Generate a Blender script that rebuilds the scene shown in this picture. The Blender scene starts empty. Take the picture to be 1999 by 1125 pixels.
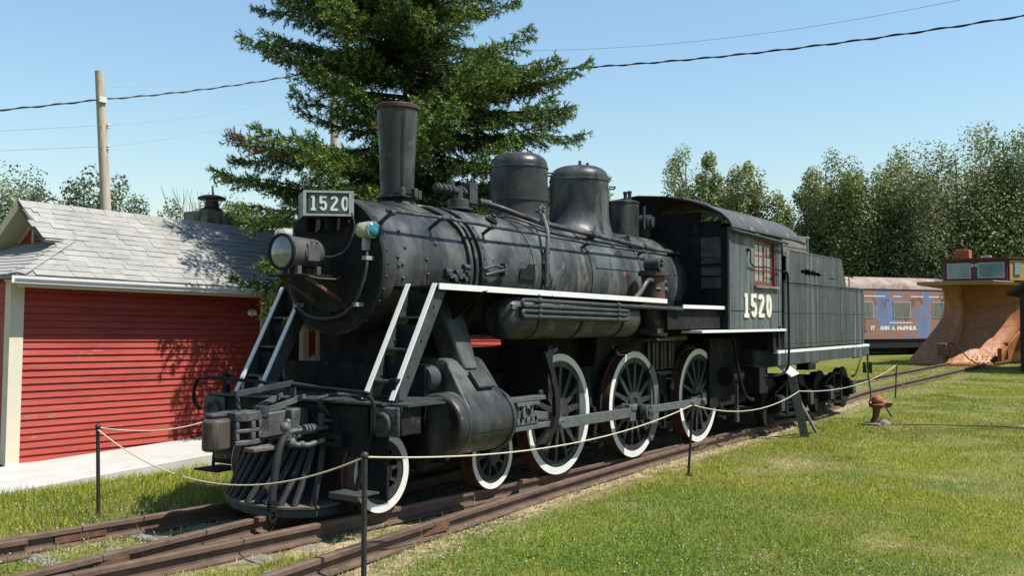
import bpy, math, random
import numpy as np
from mathutils import Vector, Matrix
random.seed(7); RNG = np.random.default_rng(11)
SC = bpy.context.scene
COL = SC.collection
R = math.radians

# ---------------------------------------------------------------- camera
CAM = Vector((-10.249, -7.14, 2.031)); YAW, PITCH, FPX, PW, PH = R(34.295), R(1.979), 1890.978, 1999, 1125
cd = bpy.data.cameras.new('camera'); cam = bpy.data.objects.new('camera', cd); COL.objects.link(cam)
cam.location = CAM; cam.rotation_euler = (math.pi/2 + PITCH, 0, YAW - math.pi/2)
cd.sensor_width = 36; cd.lens = FPX/PW*36; cd.clip_start = .1; cd.clip_end = 3000
SC.camera = cam
_F = Vector((math.cos(YAW)*math.cos(PITCH), math.sin(YAW)*math.cos(PITCH), math.sin(PITCH)))
_R = Vector((math.sin(YAW), -math.cos(YAW), 0)); _U = _R.cross(_F)
def at(u, v, **k):
    """the point of the plane x=, y= or z= that a measured position of the photograph falls on"""
    d = _F + _R*((u-PW/2)/FPX) - _U*((v-PH/2)/FPX)
    a, val = list(k.items())[0]; i = 'xyz'.index(a)
    return CAM + d*((val-CAM[i])/d[i])

# ---------------------------------------------------------------- sky and sun
SUN_EL, SUN_DIR = R(59), Vector((.27, -.963, 0)).normalized()
w = bpy.data.worlds.new('World'); SC.world = w; w.use_nodes = True
nt = w.node_tree; bg = nt.nodes['Background']
sky = nt.nodes.new('ShaderNodeTexSky'); sky.sky_type = 'NISHITA'; sky.sun_disc = False
sky.sun_elevation = SUN_EL; sky.sun_rotation = math.atan2(SUN_DIR.x, SUN_DIR.y)
sky.altitude = 300; sky.air_density = 1.85; sky.dust_density = .1; sky.ozone_density = 7.0
nt.links.new(sky.outputs[0], bg.inputs[0]); bg.inputs[1].default_value = .093
sd = bpy.data.lights.new('sun', 'SUN'); sd.energy = 5.0; sd.angle = R(.53); sd.color = (1, .955, .88)
so = bpy.data.objects.new('sun', sd); COL.objects.link(so)
sv = Vector((SUN_DIR.x*math.cos(SUN_EL), SUN_DIR.y*math.cos(SUN_EL), math.sin(SUN_EL)))
so.rotation_euler = sv.to_track_quat('Z', 'Y').to_euler(); so.location = (0, -20, 30)
vs = SC.view_settings; vs.view_transform = 'Standard'; vs.look = 'None'; vs.gamma = 1; vs.exposure = .8
SC.cycles.use_denoising = True; SC.cycles.max_bounces = 6; SC.cycles.transparent_max_bounces = 6
SC.cycles.caustics_reflective = False; SC.cycles.caustics_refractive = False

# ---------------------------------------------------------------- materials
def mk(name, col, rough=.6, metal=0., var=.18, vs=6., st=(1, 1, 1), bump=0., bs=60., patches=(), attr=None, trans=0., rnd=0., spec=.3, dent=0.):
    col = tuple(x*.68 for x in col); patches = [(tuple(x*.68 for x in p[0]),)+tuple(p[1:]) for p in patches]
    m = bpy.data.materials.new(name); m.use_nodes = True
    n = m.node_tree.nodes; L = m.node_tree.links; b = n['Principled BSDF']
    b.inputs['Roughness'].default_value = rough; b.inputs['Metallic'].default_value = metal
    b.inputs['Specular IOR Level'].default_value = spec
    geo = n.new('ShaderNodeNewGeometry')
    def noise(scale, stretch, detail=5, off=0.):
        mp = n.new('ShaderNodeMapping'); mp.inputs['Scale'].default_value = stretch; mp.inputs['Location'].default_value = (off, off*.7, off*.3)
        L.new(geo.outputs['Position'], mp.inputs['Vector'])
        t = n.new('ShaderNodeTexNoise'); t.inputs['Scale'].default_value = scale; t.inputs['Detail'].default_value = detail
        t.inputs['Roughness'].default_value = .62
        L.new(mp.outputs[0], t.inputs['Vector']); return t.outputs['Fac']
    def mixc(fac, a, bb, mode='MIX'):
        x = n.new('ShaderNodeMix'); x.data_type = 'RGBA'; x.blend_type = mode
        for s, v in ((x.inputs[0], fac), (x.inputs[6], a), (x.inputs[7], bb)):
            if isinstance(v, (int, float)): s.default_value = v
            elif isinstance(v, tuple): s.default_value = (*v[:3], 1)
            else: L.new(v, s)
        return x.outputs[2]
    def ramp(f, lo, hi):
        r = n.new('ShaderNodeMapRange'); r.inputs[1].default_value = lo; r.inputs[2].default_value = hi
        L.new(f, r.inputs[0]); return r.outputs[0]
    if attr:
        a = n.new('ShaderNodeAttribute'); a.attribute_name = attr; c = a.outputs['Color']
    else:
        c = mixc(ramp(noise(vs, st), .3, .7), tuple(x*(1-var) for x in col), tuple(min(1, x*(1+var)) for x in col))
    for i, p in enumerate(patches):
        pc, psc, lo, hi = p[:4]; pst = p[4] if len(p) > 4 else (1, 1, 1)
        c = mixc(ramp(noise(psc, pst, 7, 3.1+i*5.7), lo, hi), c, pc)
    if rnd:
        oi = n.new('ShaderNodeObjectInfo'); r = n.new('ShaderNodeMapRange')
        r.inputs[3].default_value = 1-rnd; r.inputs[4].default_value = 1+rnd
        L.new(oi.outputs['Random'], r.inputs[0])
        mu = n.new('ShaderNodeVectorMath'); mu.operation = 'SCALE'; L.new(c, mu.inputs[0]); L.new(r.outputs[0], mu.inputs['Scale']); c = mu.outputs[0]
    L.new(c, b.inputs['Base Color'])
    if bump:
        bp = n.new('ShaderNodeBump'); bp.inputs['Strength'].default_value = bump; bp.inputs['Distance'].default_value = .01
        L.new(noise(bs, (1, 1, 1), 4, 9.), bp.inputs['Height']); L.new(bp.outputs[0], b.inputs['Normal'])
        if dent:
            b2 = n.new('ShaderNodeBump'); b2.inputs['Strength'].default_value = dent; b2.inputs['Distance'].default_value = .05
            L.new(noise(3.2, (1, 1, 1), 2, 4.), b2.inputs['Height']); L.new(b2.outputs[0], bp.inputs['Normal'])
        rr_ = n.new('ShaderNodeMapRange'); rr_.inputs[1].default_value = .35; rr_.inputs[2].default_value = .65; rr_.inputs[3].default_value = max(.05, rough-.13); rr_.inputs[4].default_value = min(1, rough+.22)
        L.new(noise(4.5, (1, 1, .6), 6, 17.), rr_.inputs[0]); L.new(rr_.outputs[0], b.inputs['Roughness'])
    if trans:
        t = n.new('ShaderNodeBsdfTranslucent'); L.new(c, t.inputs[0]); mx = n.new('ShaderNodeMixShader'); mx.inputs[0].default_value = trans
        L.new(b.outputs[0], mx.inputs[1]); L.new(t.outputs[0], mx.inputs[2]); L.new(mx.outputs[0], n['Material Output'].inputs[0])
    return m
RUST = (.30, .10, .045); ORANGE = (.42, .13, .06)
M = dict(
 black=mk('weathered_black_paint', (.040, .043, .043), .42, vs=3, var=.35, st=(1, 1, .45), bump=.12, bs=40, patches=[((.125, .14, .135), 1.8, .46, .64, (1, 1, .45)), ((.16, .15, .125), 6, .56, .68, (1, 1, .5)), ((.02, .021, .022), 3.5, .54, .62, (1, 1, .3)), ((.36, .13, .085), 6.5, .652, .675, (1.3, 1, .45))], dent=.22),
 smoke=mk('smokebox_black', (.034, .036, .036), .38, vs=4, var=.3, bump=.15, bs=70, patches=[((.115, .122, .115), 2.3, .47, .66, (1, 1, .4)), ((.02, .02, .02), 4, .54, .64, (1, 1, .3)), ((.17, .14, .10), 7, .64, .72)], dent=.18),
 frame=mk('shade_black_iron', (.011, .0115, .012), .72, vs=9, var=.4, bump=.2, bs=60, patches=[((.05, .042, .035), 7, .60, .72)], spec=.2),  # iron black lowered to stand in for deep shade under the engine
 iron=mk('grey_black_iron', (.050, .055, .057), .48, vs=8, var=.35, bump=.2, bs=70, patches=[((.10, .085, .065), 9, .60, .75)]),
 rod=mk('painted_steel_rod', (.11, .12, .12), .42, vs=10, var=.25, bump=.1, bs=80, patches=[((.16, .13, .09), 8, .60, .78)]),
 cab=mk('streaked_cab_paint', (.085, .102, .102), .55, vs=6, var=.25, st=(1, 1, .12), bump=.06, bs=50, patches=[((.16, .175, .165), 7, .50, .66, (1, 1, .05)), ((.045, .05, .05), 5, .53, .66, (1, 1, .15)), ((.22, .15, .10), 9, .64, .72, (1, 1, .3))], dent=.2),
 tender=mk('streaked_tender_paint', (.052, .063, .064), .5, vs=5, var=.3, st=(1, 1, .06), bump=.06, bs=50, patches=[((.18, .195, .19), 7, .53, .68, (1, 1, .03)), ((.026, .030, .032), 5, .50, .62, (1, 1, .04)), ((.18, .12, .08), 8, .64, .72, (1, 1, .1))], dent=.3),
 roofblk=mk('cab_roof_paint', (.075, .078, .078), .6, vs=5, var=.3, bump=.1, patches=[((.30, .165, .125), 1.5, .60, .63, (1.3, 1, 1))]),
 white=mk('worn_white_paint', (.80, .79, .75), .55, vs=14, var=.08, bump=.08, patches=[((.25, .14, .09), 13, .70, .74)]),
 tirewhite=mk('white_tire_paint', (.80, .78, .73), .5, vs=8, var=.07, bump=.05, patches=[((.45, .38, .3), 18, .70, .76)]),
 stripe=mk('flaked_white_stripe', (.78, .77, .74), .55, vs=10, var=.1, patches=[((.35, .15, .11), 5, .60, .64), ((.1, .11, .11), 8, .68, .7)]),
 cream=mk('cream_number_paint', (.82, .77, .62), .5, vs=10, var=.06, patches=[((.4, .36, .28), 20, .70, .8)]),
 numface=mk('grey_number_board', (.075, .095, .092), .45, vs=10, var=.2),
 numtext=mk('pale_number_paint', (.78, .82, .78), .5, var=.06),
 rusty=mk('rusty_iron', (.16, .075, .045), .8, vs=14, var=.35, bump=.4, bs=90, patches=[((.05, .035, .03), 9, .52, .68)]),
 rail=mk('rusty_rail', (.145, .092, .066), .7, vs=7, var=.3, bump=.25, bs=80, patches=[((.05, .036, .03), 5, .55, .7, (.3, 1, 1)), ((.2, .12, .08), 20, .62, .75)]),
 railtop=mk('rail_head_worn', (.17, .125, .11), .38, .55, vs=7, var=.25, patches=[((.1, .055, .04), 6, .48, .62)]),
 tie=mk('weathered_tie', (.26, .23, .195), .9, vs=5, var=.25, st=(6, 1, 6), bump=.5, bs=50, patches=[((.12, .10, .08), 7, .55, .7, (3, 1, 1))]),
 glass=mk('dark_glass', (.05, .06, .06), .06, var=.1, spec=.8),
 lens=mk('headlight_lens', (.22, .25, .26), .08, var=.3, vs=9, spec=.9),
 teal=mk('teal_lens', (.015, .20, .26), .12, var=.1, spec=.9),
 yellowlens=mk('pale_yellow_lens', (.42, .40, .22), .12, var=.1, spec=.9),
 glasspale=mk('pale_teal_glass', (.16, .27, .29), .12, vs=2, var=.3, spec=.7),
 wheelblk=mk('shade_wheel_black', (.030, .031, .031), .55, vs=10, var=.4, bump=.2, patches=[((.07, .062, .05), 9, .58, .7)]), castgrey=mk('worn_grey_casting', (.095, .098, .095), .5, vs=10, var=.35, bump=.35, bs=60, patches=[((.15, .11, .07), 9, .60, .7), ((.04, .04, .04), 7, .52, .64)]), slat=mk('scuffed_black_slat', (.030, .031, .032), .5, vs=14, var=.4, bump=.2), tread=mk('dark_rust_tread', (.075, .036, .024), .7, vs=9, var=.35, bump=.3), dusty=mk('dusty_brown_plate', (.15, .125, .10), .85, vs=8, var=.3, bump=.3, patches=[((.06, .06, .058), 6, .5, .65)]), pump=mk('brown_pump', (.11, .062, .044), .7, vs=10, var=.3, bump=.3, patches=[((.045, .045, .045), 7, .52, .62)]), knuckle=mk('brown_steel', (.085, .068, .055), .5, vs=8, var=.3, st=(1, 1, .4), bump=.2), headgrey=mk('grey_lamp_casing', (.105, .105, .10), .38, .1, vs=9, var=.25, bump=.08),  # wheelblk is darker than iron, painting in the shade among the spokes
 silver=mk('dull_silver_paint', (.42, .42, .40), .4, .2, vs=12, var=.15, bump=.05, patches=[((.16, .15, .13), 9, .6, .75)]),
 redframe=mk('red_window_paint', (.19, .042, .034), .5, vs=15, var=.25, patches=[((.2, .15, .12), 12, .66, .75)]),
 curtain=mk('grey_pane', (.20, .22, .21), .15, vs=4, var=.25, spec=.7),
 hose=mk('black_rubber', (.03, .031, .032), .55, var=.25, bump=.1),
 oldwood=mk('grey_old_wood', (.20, .185, .165), .85, vs=4, var=.35, st=(1, 8, 8), bump=.4, bs=40),
 redwall=mk('red_clapboard_paint', (.44, .070, .052), .62, vs=5, var=.12, st=(.5, 1, 3), bump=.1, bs=60, patches=[((.36, .05, .04), 3, .50, .65, (.3, 1, 2)), ((.52, .15, .11), 14, .64, .70, (.25, 1, 1)), ((.30, .14, .10), 6, .66, .72, (.5, 1, .6))], rnd=.06),
 trim=mk('cream_trim', (.76, .68, .52), .6, vs=6, var=.06, bump=.05),
 gutter=mk('white_gutter', (.80, .80, .80), .35, vs=8, var=.05, spec=.5),
 shingle=mk('grey_shingle', (.375, .365, .335), .9, vs=1.4, var=.14, bump=.5, bs=220, patches=[((.29, .28, .26), 5, .56, .7)], rnd=.09),
 concrete=mk('pale_concrete', (.56, .55, .51), .85, vs=2.5, var=.08, bump=.2, bs=70, patches=[((.42, .40, .36), 3, .60, .74, (.4, 1, 1)), ((.33, .27, .21), 9, .74, .78)]),
 stone=mk('dark_foundation', (.12, .12, .11), .9, vs=8, var=.3, bump=.4),
 chim=mk('stained_chimney', (.28, .24, .17), .9, vs=4, var=.2, st=(1, 1, .3), bump=.3, patches=[((.08, .075, .06), 5, .52, .65, (1, 1, .3))]),
 chimcap=mk('dark_metal_cap', (.06, .065, .07), .5, .3),
 doordark=mk('interior_shade_black', (.025, .022, .02), .8),  # near black standing in for the unlit room
 pole=mk('weathered_pole', (.58, .49, .38), .9, vs=3, var=.18, st=(5, 5, .4), bump=.3, bs=40, patches=[((.27, .22, .17), 5, .58, .7, (4, 4, .4))]),
 wire=mk('black_wire', (.03, .03, .032), .6), thinwire=mk('grey_wire', (.30, .33, .36), .5),
 porcelain=mk('white_porcelain', (.75, .75, .73), .2),
 post=mk('dark_steel_post', (.035, .034, .033), .55, vs=15, var=.3, patches=[((.1, .06, .04), 10, .66, .75)]),
 rope=mk('cream_rope', (.66, .60, .42), .85, vs=60, var=.2),
 signpanel=mk('pale_sign_panel', (.62, .62, .59), .4, vs=7, var=.05), signface=mk('printed_sign_face', (.55, .55, .50), .4, vs=26, var=.2, st=(1, 1, 1)),
 signwood=mk('grey_green_wood', (.13, .145, .13), .8, vs=5, var=.25, st=(4, 4, .5), bump=.3),
 orange=mk('faded_orange_paint', (.42, .10, .045), .6, vs=9, var=.2, bump=.2, patches=[(RUST, 9, .55, .68)]),
 castrust=mk('rusty_casting', (.16, .06, .04), .75, vs=10, var=.35, bump=.35),
 green=mk('green_target', (.008, .12, .075), .5, var=.08), yellow=mk('yellow_target', (.65, .42, .03), .5, var=.08),
 plow=mk('rusty_orange_plow', (.44, .165, .055), .55, vs=1.6, var=.25, bump=.15, bs=30, patches=[((.36, .16, .085), 1.5, .48, .64), ((.20, .11, .07), 3.5, .56, .68), ((.58, .29, .11), 5, .58, .7)]),
 plowdark=mk('plow_rust_edge', (.22, .11, .065), .8, vs=5, var=.3, bump=.3),
 plowcab=mk('maroon_cab_paint', (.11, .036, .028), .6, vs=6, var=.25, patches=[((.3, .12, .05), 6, .63, .7)]),
 plowtop=mk('pale_visor_top', (.5, .43, .34), .7, vs=3, var=.15), plowyel=mk('ochre_cab_paint', (.52, .30, .09), .6, vs=5, var=.15),
 coach=mk('peeling_blue_coach', (.165, .225, .37), .6, vs=3, var=.15, st=(1, 1, .2), patches=[((.34, .18, .135), .7, .46, .475, (1, 1, .8)), ((.20, .09, .075), 1.1, .60, .63, (1, 1, .5)), ((.38, .40, .42), 6, .66, .75, (1, 1, .1))]),
 coachroof=mk('dusty_coach_roof', (.38, .29, .25), .8, vs=1.2, var=.18, patches=[((.26, .17, .14), 1.5, .48, .62)]),
 coachwin=mk('coach_window', (.10, .13, .12), .12, vs=3, var=.5, st=(4, 4, .3), spec=.7),
 under=mk('underframe_and_shade_black', (.012, .012, .012), .7),  # coach underframe black, also used as painted shade in recesses
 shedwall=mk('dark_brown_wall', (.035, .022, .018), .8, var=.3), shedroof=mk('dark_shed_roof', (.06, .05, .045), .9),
 bark=mk('brown_bark', (.13, .095, .07), .9, vs=6, var=.35, st=(3, 3, .6), bump=.5, bs=25), sprucebark=mk('dark_spruce_bark', (.055, .042, .033), .95, vs=6, var=.35, bump=.5, bs=25), greybark=mk('grey_bark', (.22, .205, .18), .9, vs=5, var=.3, bump=.3),
 leaf=mk('leaf', (1, 1, 1), .55, attr='Col', trans=.28, spec=.22), needle=mk('needle', (1, 1, 1), .55, attr='Col', trans=.15, spec=.2),
 blade=mk('grass_blade', (1, 1, 1), .6, attr='Col', trans=.35, spec=.12), petal=mk('clover_head', (.72, .70, .64), .8, var=.1, trans=.2),
)
g = mk('lawn_soil', (.170, .185, .040), .95, vs=.55, var=.25, bump=.8, bs=35, patches=[((.19, .17, .05), .45, .45, .62), ((.08, .13, .022), .9, .50, .66), ((.32, .27, .15), 1.3, .60, .70), ((.26, .21, .12), 22, .58, .70)], spec=.05)
M['ground'] = g
_n = g.node_tree.nodes; _l = g.node_tree.links; _b = _n['Principled BSDF']; _src = _b.inputs['Base Color'].links[0].from_socket
_a = _n.new('ShaderNodeAttribute'); _a.attribute_name = 'Col'; _x = _n.new('ShaderNodeMix'); _x.data_type = 'RGBA'
_t = _n.new('ShaderNodeTexNoise'); _t.inputs['Scale'].default_value = 9; _t.inputs['Detail'].default_value = 8; _g = _n.new('ShaderNodeNewGeometry'); _l.new(_g.outputs['Position'], _t.inputs['Vector'])
_c = _n.new('ShaderNodeValToRGB'); _c.color_ramp.elements[0].position = .35; _c.color_ramp.elements[0].color = (.13, .095, .06, 1); _c.color_ramp.elements[1].position = .62; _c.color_ramp.elements[1].color = (.34, .27, .165, 1)
_l.new(_t.outputs['Fac'], _c.inputs[0]); _l.new(_a.outputs['Fac'], _x.inputs[0]); _l.new(_src, _x.inputs[6]); _l.new(_c.outputs[0], _x.inputs[7]); _l.new(_x.outputs[2], _b.inputs['Base Color'])

# ---------------------------------------------------------------- mesh helpers
WL = {}
class MB:
    def __init__(s, T=None): s.v = []; s.f = []; s.T = T
    def add(s, vs, fs):
        o = len(s.v); T = s.T
        s.v += [(T(*p) if T else tuple(p)) for p in vs]
        s.f += [[i+o for i in f] for f in fs]; return s
    def box(s, x0, x1, y0, y1, z0, z1):
        return s.add([(x, y, z) for x in (x0, x1) for y in (y0, y1) for z in (z0, z1)], [(0, 1, 3, 2), (4, 6, 7, 5), (0, 4, 5, 1), (2, 3, 7, 6), (0, 2, 6, 4), (1, 5, 7, 3)])
    def hexa(s, P):
        return s.add(P, [(0, 1, 3, 2), (4, 6, 7, 5), (0, 4, 5, 1), (2, 3, 7, 6), (0, 2, 6, 4), (1, 5, 7, 3)])
    def bar(s, a, b, w, h, up=(0, 0, 1)):
        a = Vector(a); b = Vector(b); d = (b-a).normalized(); r = d.cross(Vector(up)).normalized()*(w/2); u = r.cross(d).normalized()*(h/2)
        return s.hexa([e+i*r+j*u for e in (a, b) for i in (-1, 1) for j in (-1, 1)])
    def lathe(s, o, ax, prof, n=24, caps=True, a0=0., a1=2*math.pi):
        o = Vector(o); ax = Vector(ax).normalized(); e = ax.orthogonal().normalized(); q = ax.cross(e)
        full = abs(a1-a0-2*math.pi) < 1e-6; k = n if full else n+1
        vs = []; fs = []
        for t, r in prof:
            for i in range(k):
                a = a0+(a1-a0)*i/n; vs.append(o+ax*t+e*(r*math.cos(a))+q*(r*math.sin(a)))
        for j in range(len(prof)-1):
            for i in range(n):
                i2 = (i+1) % k; fs.append((j*k+i, j*k+i2, (j+1)*k+i2, (j+1)*k+i))
        if caps and full:
            if prof[0][1] > 1e-4: fs.append(tuple(range(k-1, -1, -1)))
            if prof[-1][1] > 1e-4: fs.append(tuple((len(prof)-1)*k+i for i in range(k)))
        return s.add(vs, fs)
    def cyl(s, a, b, r, r2=None, n=16, caps=True):
        a = Vector(a); b = Vector(b); return s.lathe(a, b-a, [(0, r), ((b-a).length, r if r2 is None else r2)], n, caps)
    def tube(s, pts, r, n=8, caps=True):
        P = [Vector(p) for p in pts]; vs = []; fs = []; prev = None
        for i, p in enumerate(P):
            d = (P[min(i+1, len(P)-1)]-P[max(i-1, 0)]).normalized()
            if prev is None: e = d.orthogonal().normalized()
            else: e = (prev-d*prev.dot(d)).normalized()
            prev = e; q = d.cross(e); rr = r[i] if isinstance(r, (list, tuple)) else r
            vs += [p+e*(rr*math.cos(2*math.pi*k/n))+q*(rr*math.sin(2*math.pi*k/n)) for k in range(n)]
        for i in range(len(P)-1):
            for k in range(n): fs.append((i*n+k, i*n+(k+1) % n, (i+1)*n+(k+1) % n, (i+1)*n+k))
        if caps: fs += [tuple(range(n-1, -1, -1)), tuple((len(P)-1)*n+k for k in range(n))]
        return s.add(vs, fs)
    def prism(s, poly, o, u, v, wv):
        o = Vector(o); u = Vector(u); v = Vector(v); wv = Vector(wv); n = len(poly)
        a = [o+u*p[0]+v*p[1] for p in poly]
        return s.add(a+[p+wv for p in a], [tuple(range(n-1, -1, -1)), tuple(range(n, 2*n))]+[(i, (i+1) % n, n+(i+1) % n, n+i) for i in range(n)])
    def ball(s, c, r, n=10, m=6, sq=(1, 1, 1), half=False):
        c = Vector(c); vs = []; fs = []
        for j in range(m+1):
            t = (math.pi/2 if half else math.pi)*j/m
            for i in range(n):
                a = 2*math.pi*i/n; vs.append(c+Vector((r*sq[0]*math.sin(t)*math.cos(a), r*sq[1]*math.sin(t)*math.sin(a), r*sq[2]*math.cos(t))))
        for j in range(m):
            for i in range(n): fs.append((j*n+i, (j+1)*n+i, (j+1)*n+(i+1) % n, j*n+(i+1) % n))
        return s.add(vs, fs)
    def ring(s, o, ax, r0, r1, t0, t1, n=40, a0=0., a1=2*math.pi):
        return s.lathe(o, ax, [(t0, r0), (t0, r1), (t1, r1), (t1, r0), (t0, r0)], n, False, a0, a1)
    def build(s, name, mat, parent=None, bevel=0., flat=False, kind=None, label=None):
        V = [Vector(p) for p in s.v]
        lo = Vector([min(p[i] for p in V) for i in range(3)]); hi = Vector([max(p[i] for p in V) for i in range(3)]); c = (lo+hi)/2
        if parent is None: c.z = lo.z
        me = bpy.data.meshes.new(name); me.from_pydata([p-c for p in V], [], s.f)
        me.materials.append(M[mat]); me.validate()
        bmfix(me)
        if not flat:
            me.polygons.foreach_set('use_smooth', [True]*len(me.polygons)); me.set_sharp_from_angle(angle=R(38))
        return place(name, me, c, parent, bevel, kind, label)
import bmesh
def bmfix(me):
    b = bmesh.new(); b.from_mesh(me); bmesh.ops.remove_doubles(b, verts=b.verts, dist=1e-5); bmesh.ops.recalc_face_normals(b, faces=b.faces); b.to_mesh(me); b.free()
def place(name, me, c, parent=None, bevel=0., kind=None, label=None):
    o = bpy.data.objects.new(name, me); COL.objects.link(o); c = Vector(c); WL[o.name] = c
    if parent: o.parent = parent; o.location = c-WL[parent.name]
    else: o.location = c
    if bevel:
        m = o.modifiers.new('bevel', 'BEVEL'); m.width = bevel; m.segments = 2; m.limit_method = 'ANGLE'; m.angle_limit = R(40)
    if kind: o['kind'] = kind
    if label: o['label'] = label
    return o
def tag(o, label, cat, group=None):
    o['label'] = label; o['category'] = cat
    if group: o['group'] = group
    return o
def thing(name, label, cat, loc, group=None, parent=None):
    o = bpy.data.objects.new(name, None); COL.objects.link(o); WL[o.name] = Vector(loc); o.location = loc; o.empty_display_size = .2
    return tag(o, label, cat, group)
def node(name, parent, loc):
    o = bpy.data.objects.new(name, None); COL.objects.link(o); WL[o.name] = Vector(loc); o.parent = parent; o.location = Vector(loc)-WL[parent.name]; return o
def copy_tree(o, parent, loc=None, rz=0.):
    c = o.copy(); COL.objects.link(c); c.parent = parent
    if loc is not None: c.location = Vector(loc)-(WL[parent.name] if parent else Vector((0, 0, 0))); WL[c.name] = Vector(loc)
    if rz: c.rotation_euler.z += rz
    for ch in o.children: copy_tree(ch, c)
    return c
def npmesh(name, V, F, cols=None, mat='leaf', parent=None, loc=(0, 0, 0), kind=None, smooth=False):
    V = np.asarray(V, np.float32); F = np.asarray(F, np.int32); k = F.shape[1]; me = bpy.data.meshes.new(name)
    me.vertices.add(len(V)); me.vertices.foreach_set('co', (V-np.array(loc, np.float32)).ravel())
    me.loops.add(F.size); me.loops.foreach_set('vertex_index', F.ravel())
    me.polygons.add(len(F)); me.polygons.foreach_set('loop_start', np.arange(0, F.size, k, dtype=np.int32))
    me.update(calc_edges=True)
    if cols is not None:
        a = me.attributes.new('Col', 'FLOAT_COLOR', 'POINT'); a.data.foreach_set('color', np.c_[cols, np.ones(len(cols))].astype(np.float32).ravel())
    me.materials.append(M[mat]); return place(name, me, loc, parent, kind=kind)
def cr4(P, n):        # smooth interpolation through key points
    out = []; P = [Vector(p) for p in P]; Q = [P[0]*2-P[1]]+P+[P[-1]*2-P[-2]]
    for i in range(1, len(Q)-2):
        for k in range(n):
            t = k/n; a, b, c, d = Q[i-1:i+3]; out.append(.5*((2*b)+(c-a)*t+(2*a-5*b+4*c-d)*t*t+(3*b-a-3*c+d)*t**3))
    return out+[P[-1]]
def S_(P): return cr4(P, 5)
def arcpts(c, u, v, r, a0, a1, n=10):
    c = Vector(c); u = Vector(u); v = Vector(v); return [c+u*(r*math.cos(a0+(a1-a0)*i/n))+v*(r*math.sin(a0+(a1-a0)*i/n)) for i in range(n+1)]
def vnoise(x, y, s, seed=0):
    r = np.random.default_rng(seed).random((64, 64)); X = x/s; Y = y/s; i = np.floor(X).astype(int); j = np.floor(Y).astype(int); fx = X-i; fy = Y-j
    fx = fx*fx*(3-2*fx); fy = fy*fy*(3-2*fy); G = lambda a, b: r[a % 64, b % 64]
    return (G(i, j)*(1-fx)+G(i+1, j)*fx)*(1-fy)+(G(i, j+1)*(1-fx)+G(i+1, j+1)*fx)*fy

# ---------------------------------------------------------------- ground
def gz(x):
    x = np.clip(x, -8, 14); return -.013*x+.001*x*x
def zz(x): return float(gz(x))+.15          # top of rail
def axis(lo, hi, a, b, st):
    c = list(np.arange(a, b+1e-6, st)); d = st
    while c[-1] < hi: d *= 1.35; c.append(c[-1]+d)
    d = st
    while c[0] > lo: d *= 1.35; c.insert(0, c[0]-d)
    return np.array(c)
gx = axis(-400, 900, -9, 20, .25); gy = axis(-400, 600, -7, 7, .25)
GX, GY = np.meshgrid(gx, gy, indexing='ij')
def bumpz(x, y): return (vnoise(x, y, 1.1, 3)-.5)*.035+(vnoise(x, y, .4, 5)-.5)*.015
GZ = gz(GX)+bumpz(GX, GY)*np.clip(1-np.hypot(GX, GY)/60, 0, 1)-.012
V = np.c_[GX.ravel(), GY.ravel(), GZ.ravel()]; ny = len(gy)
idx = np.arange(len(gx)*ny).reshape(len(gx), ny)
F = np.c_[idx[:-1, :-1].ravel(), idx[1:, :-1].ravel(), idx[1:, 1:].ravel(), idx[:-1, 1:].ravel()]
DRY = np.zeros(len(V)); gr = npmesh('ground', V, F, np.zeros((len(V), 3)), 'ground', kind='structure'); gr.data.polygons.foreach_set('use_smooth', [True]*len(gr.data.polygons))

# ---------------------------------------------------------------- railway tracks
RAILSEC = [(-.068, -.15), (.068, -.15), (.068, -.136), (.006, -.120), (.006, -.048), (.041, -.040), (.041, -.006), (.033, 0), (-.033, 0), (-.041, -.006), (-.041, -.040), (-.006, -.048), (-.006, -.120), (-.068, -.136)]
def rail_mesh(mb, pts, sec=RAILSEC):
    P = [Vector(p) for p in pts]; n = len(sec); vs = []; fs = []
    for i, p in enumerate(P):
        d = P[min(i+1, len(P)-1)]-P[max(i-1, 0)]; d.z = 0; d.normalize(); r = Vector((d.y, -d.x, 0))
        vs += [p+r*a+Vector((0, 0, b)) for a, b in sec]
    for i in range(len(P)-1):
        for k in range(n): fs.append((i*n+k, i*n+(k+1) % n, (i+1)*n+(k+1) % n, (i+1)*n+k))
    fs += [tuple(range(n-1, -1, -1)), tuple((len(P)-1)*n+k for k in range(n))]
    mb.add(vs, fs)
def sm(t): t = min(1, max(0, t)); return t*t*(3-2*t)
def yc(x): return .5*sm((x-9)/9)
def rail(parent, f, x0, x1, joints=(), drop=0.):
    xs = [x0]+[j for j in joints if x0 < j < x1]+[x1]
    for a, b in zip(xs[:-1], xs[1:]):
        a += .004; b -= .004; n = max(2, int((b-a)/.5)); mb = MB()
        rail_mesh(mb, [(x, f(x), zz(x)-drop) for x in np.linspace(a, b, n+1)]); mb.build('rail', 'rail', parent)
    for j in joints:
        y = f(j); MB().box(j-.24, j+.24, y-.030, y-.012, zz(j)-.115, zz(j)-.045).build('joint_bar', 'rusty', parent, .004)
trk = thing('railway_track', 'rusty straight track that the black steam locomotive stands on', 'track', (0, 0, 0))
rail(trk, lambda x: yc(x)+.753, -9, 37, (-5.35, 1.6, 9.0, 18, 27))
rail(trk, lambda x: yc(x)-.753, -9, 37, (-6.35, 3.4, 12.5, 21, 30))
rail(trk, lambda x: .753-.125-.10*sm((x+5.95)/.25)*0, -9, -5.9)
tiemb = MB().box(-.11, .11, -1.02, 1.02, -.12, .0)
tie0 = None
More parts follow.
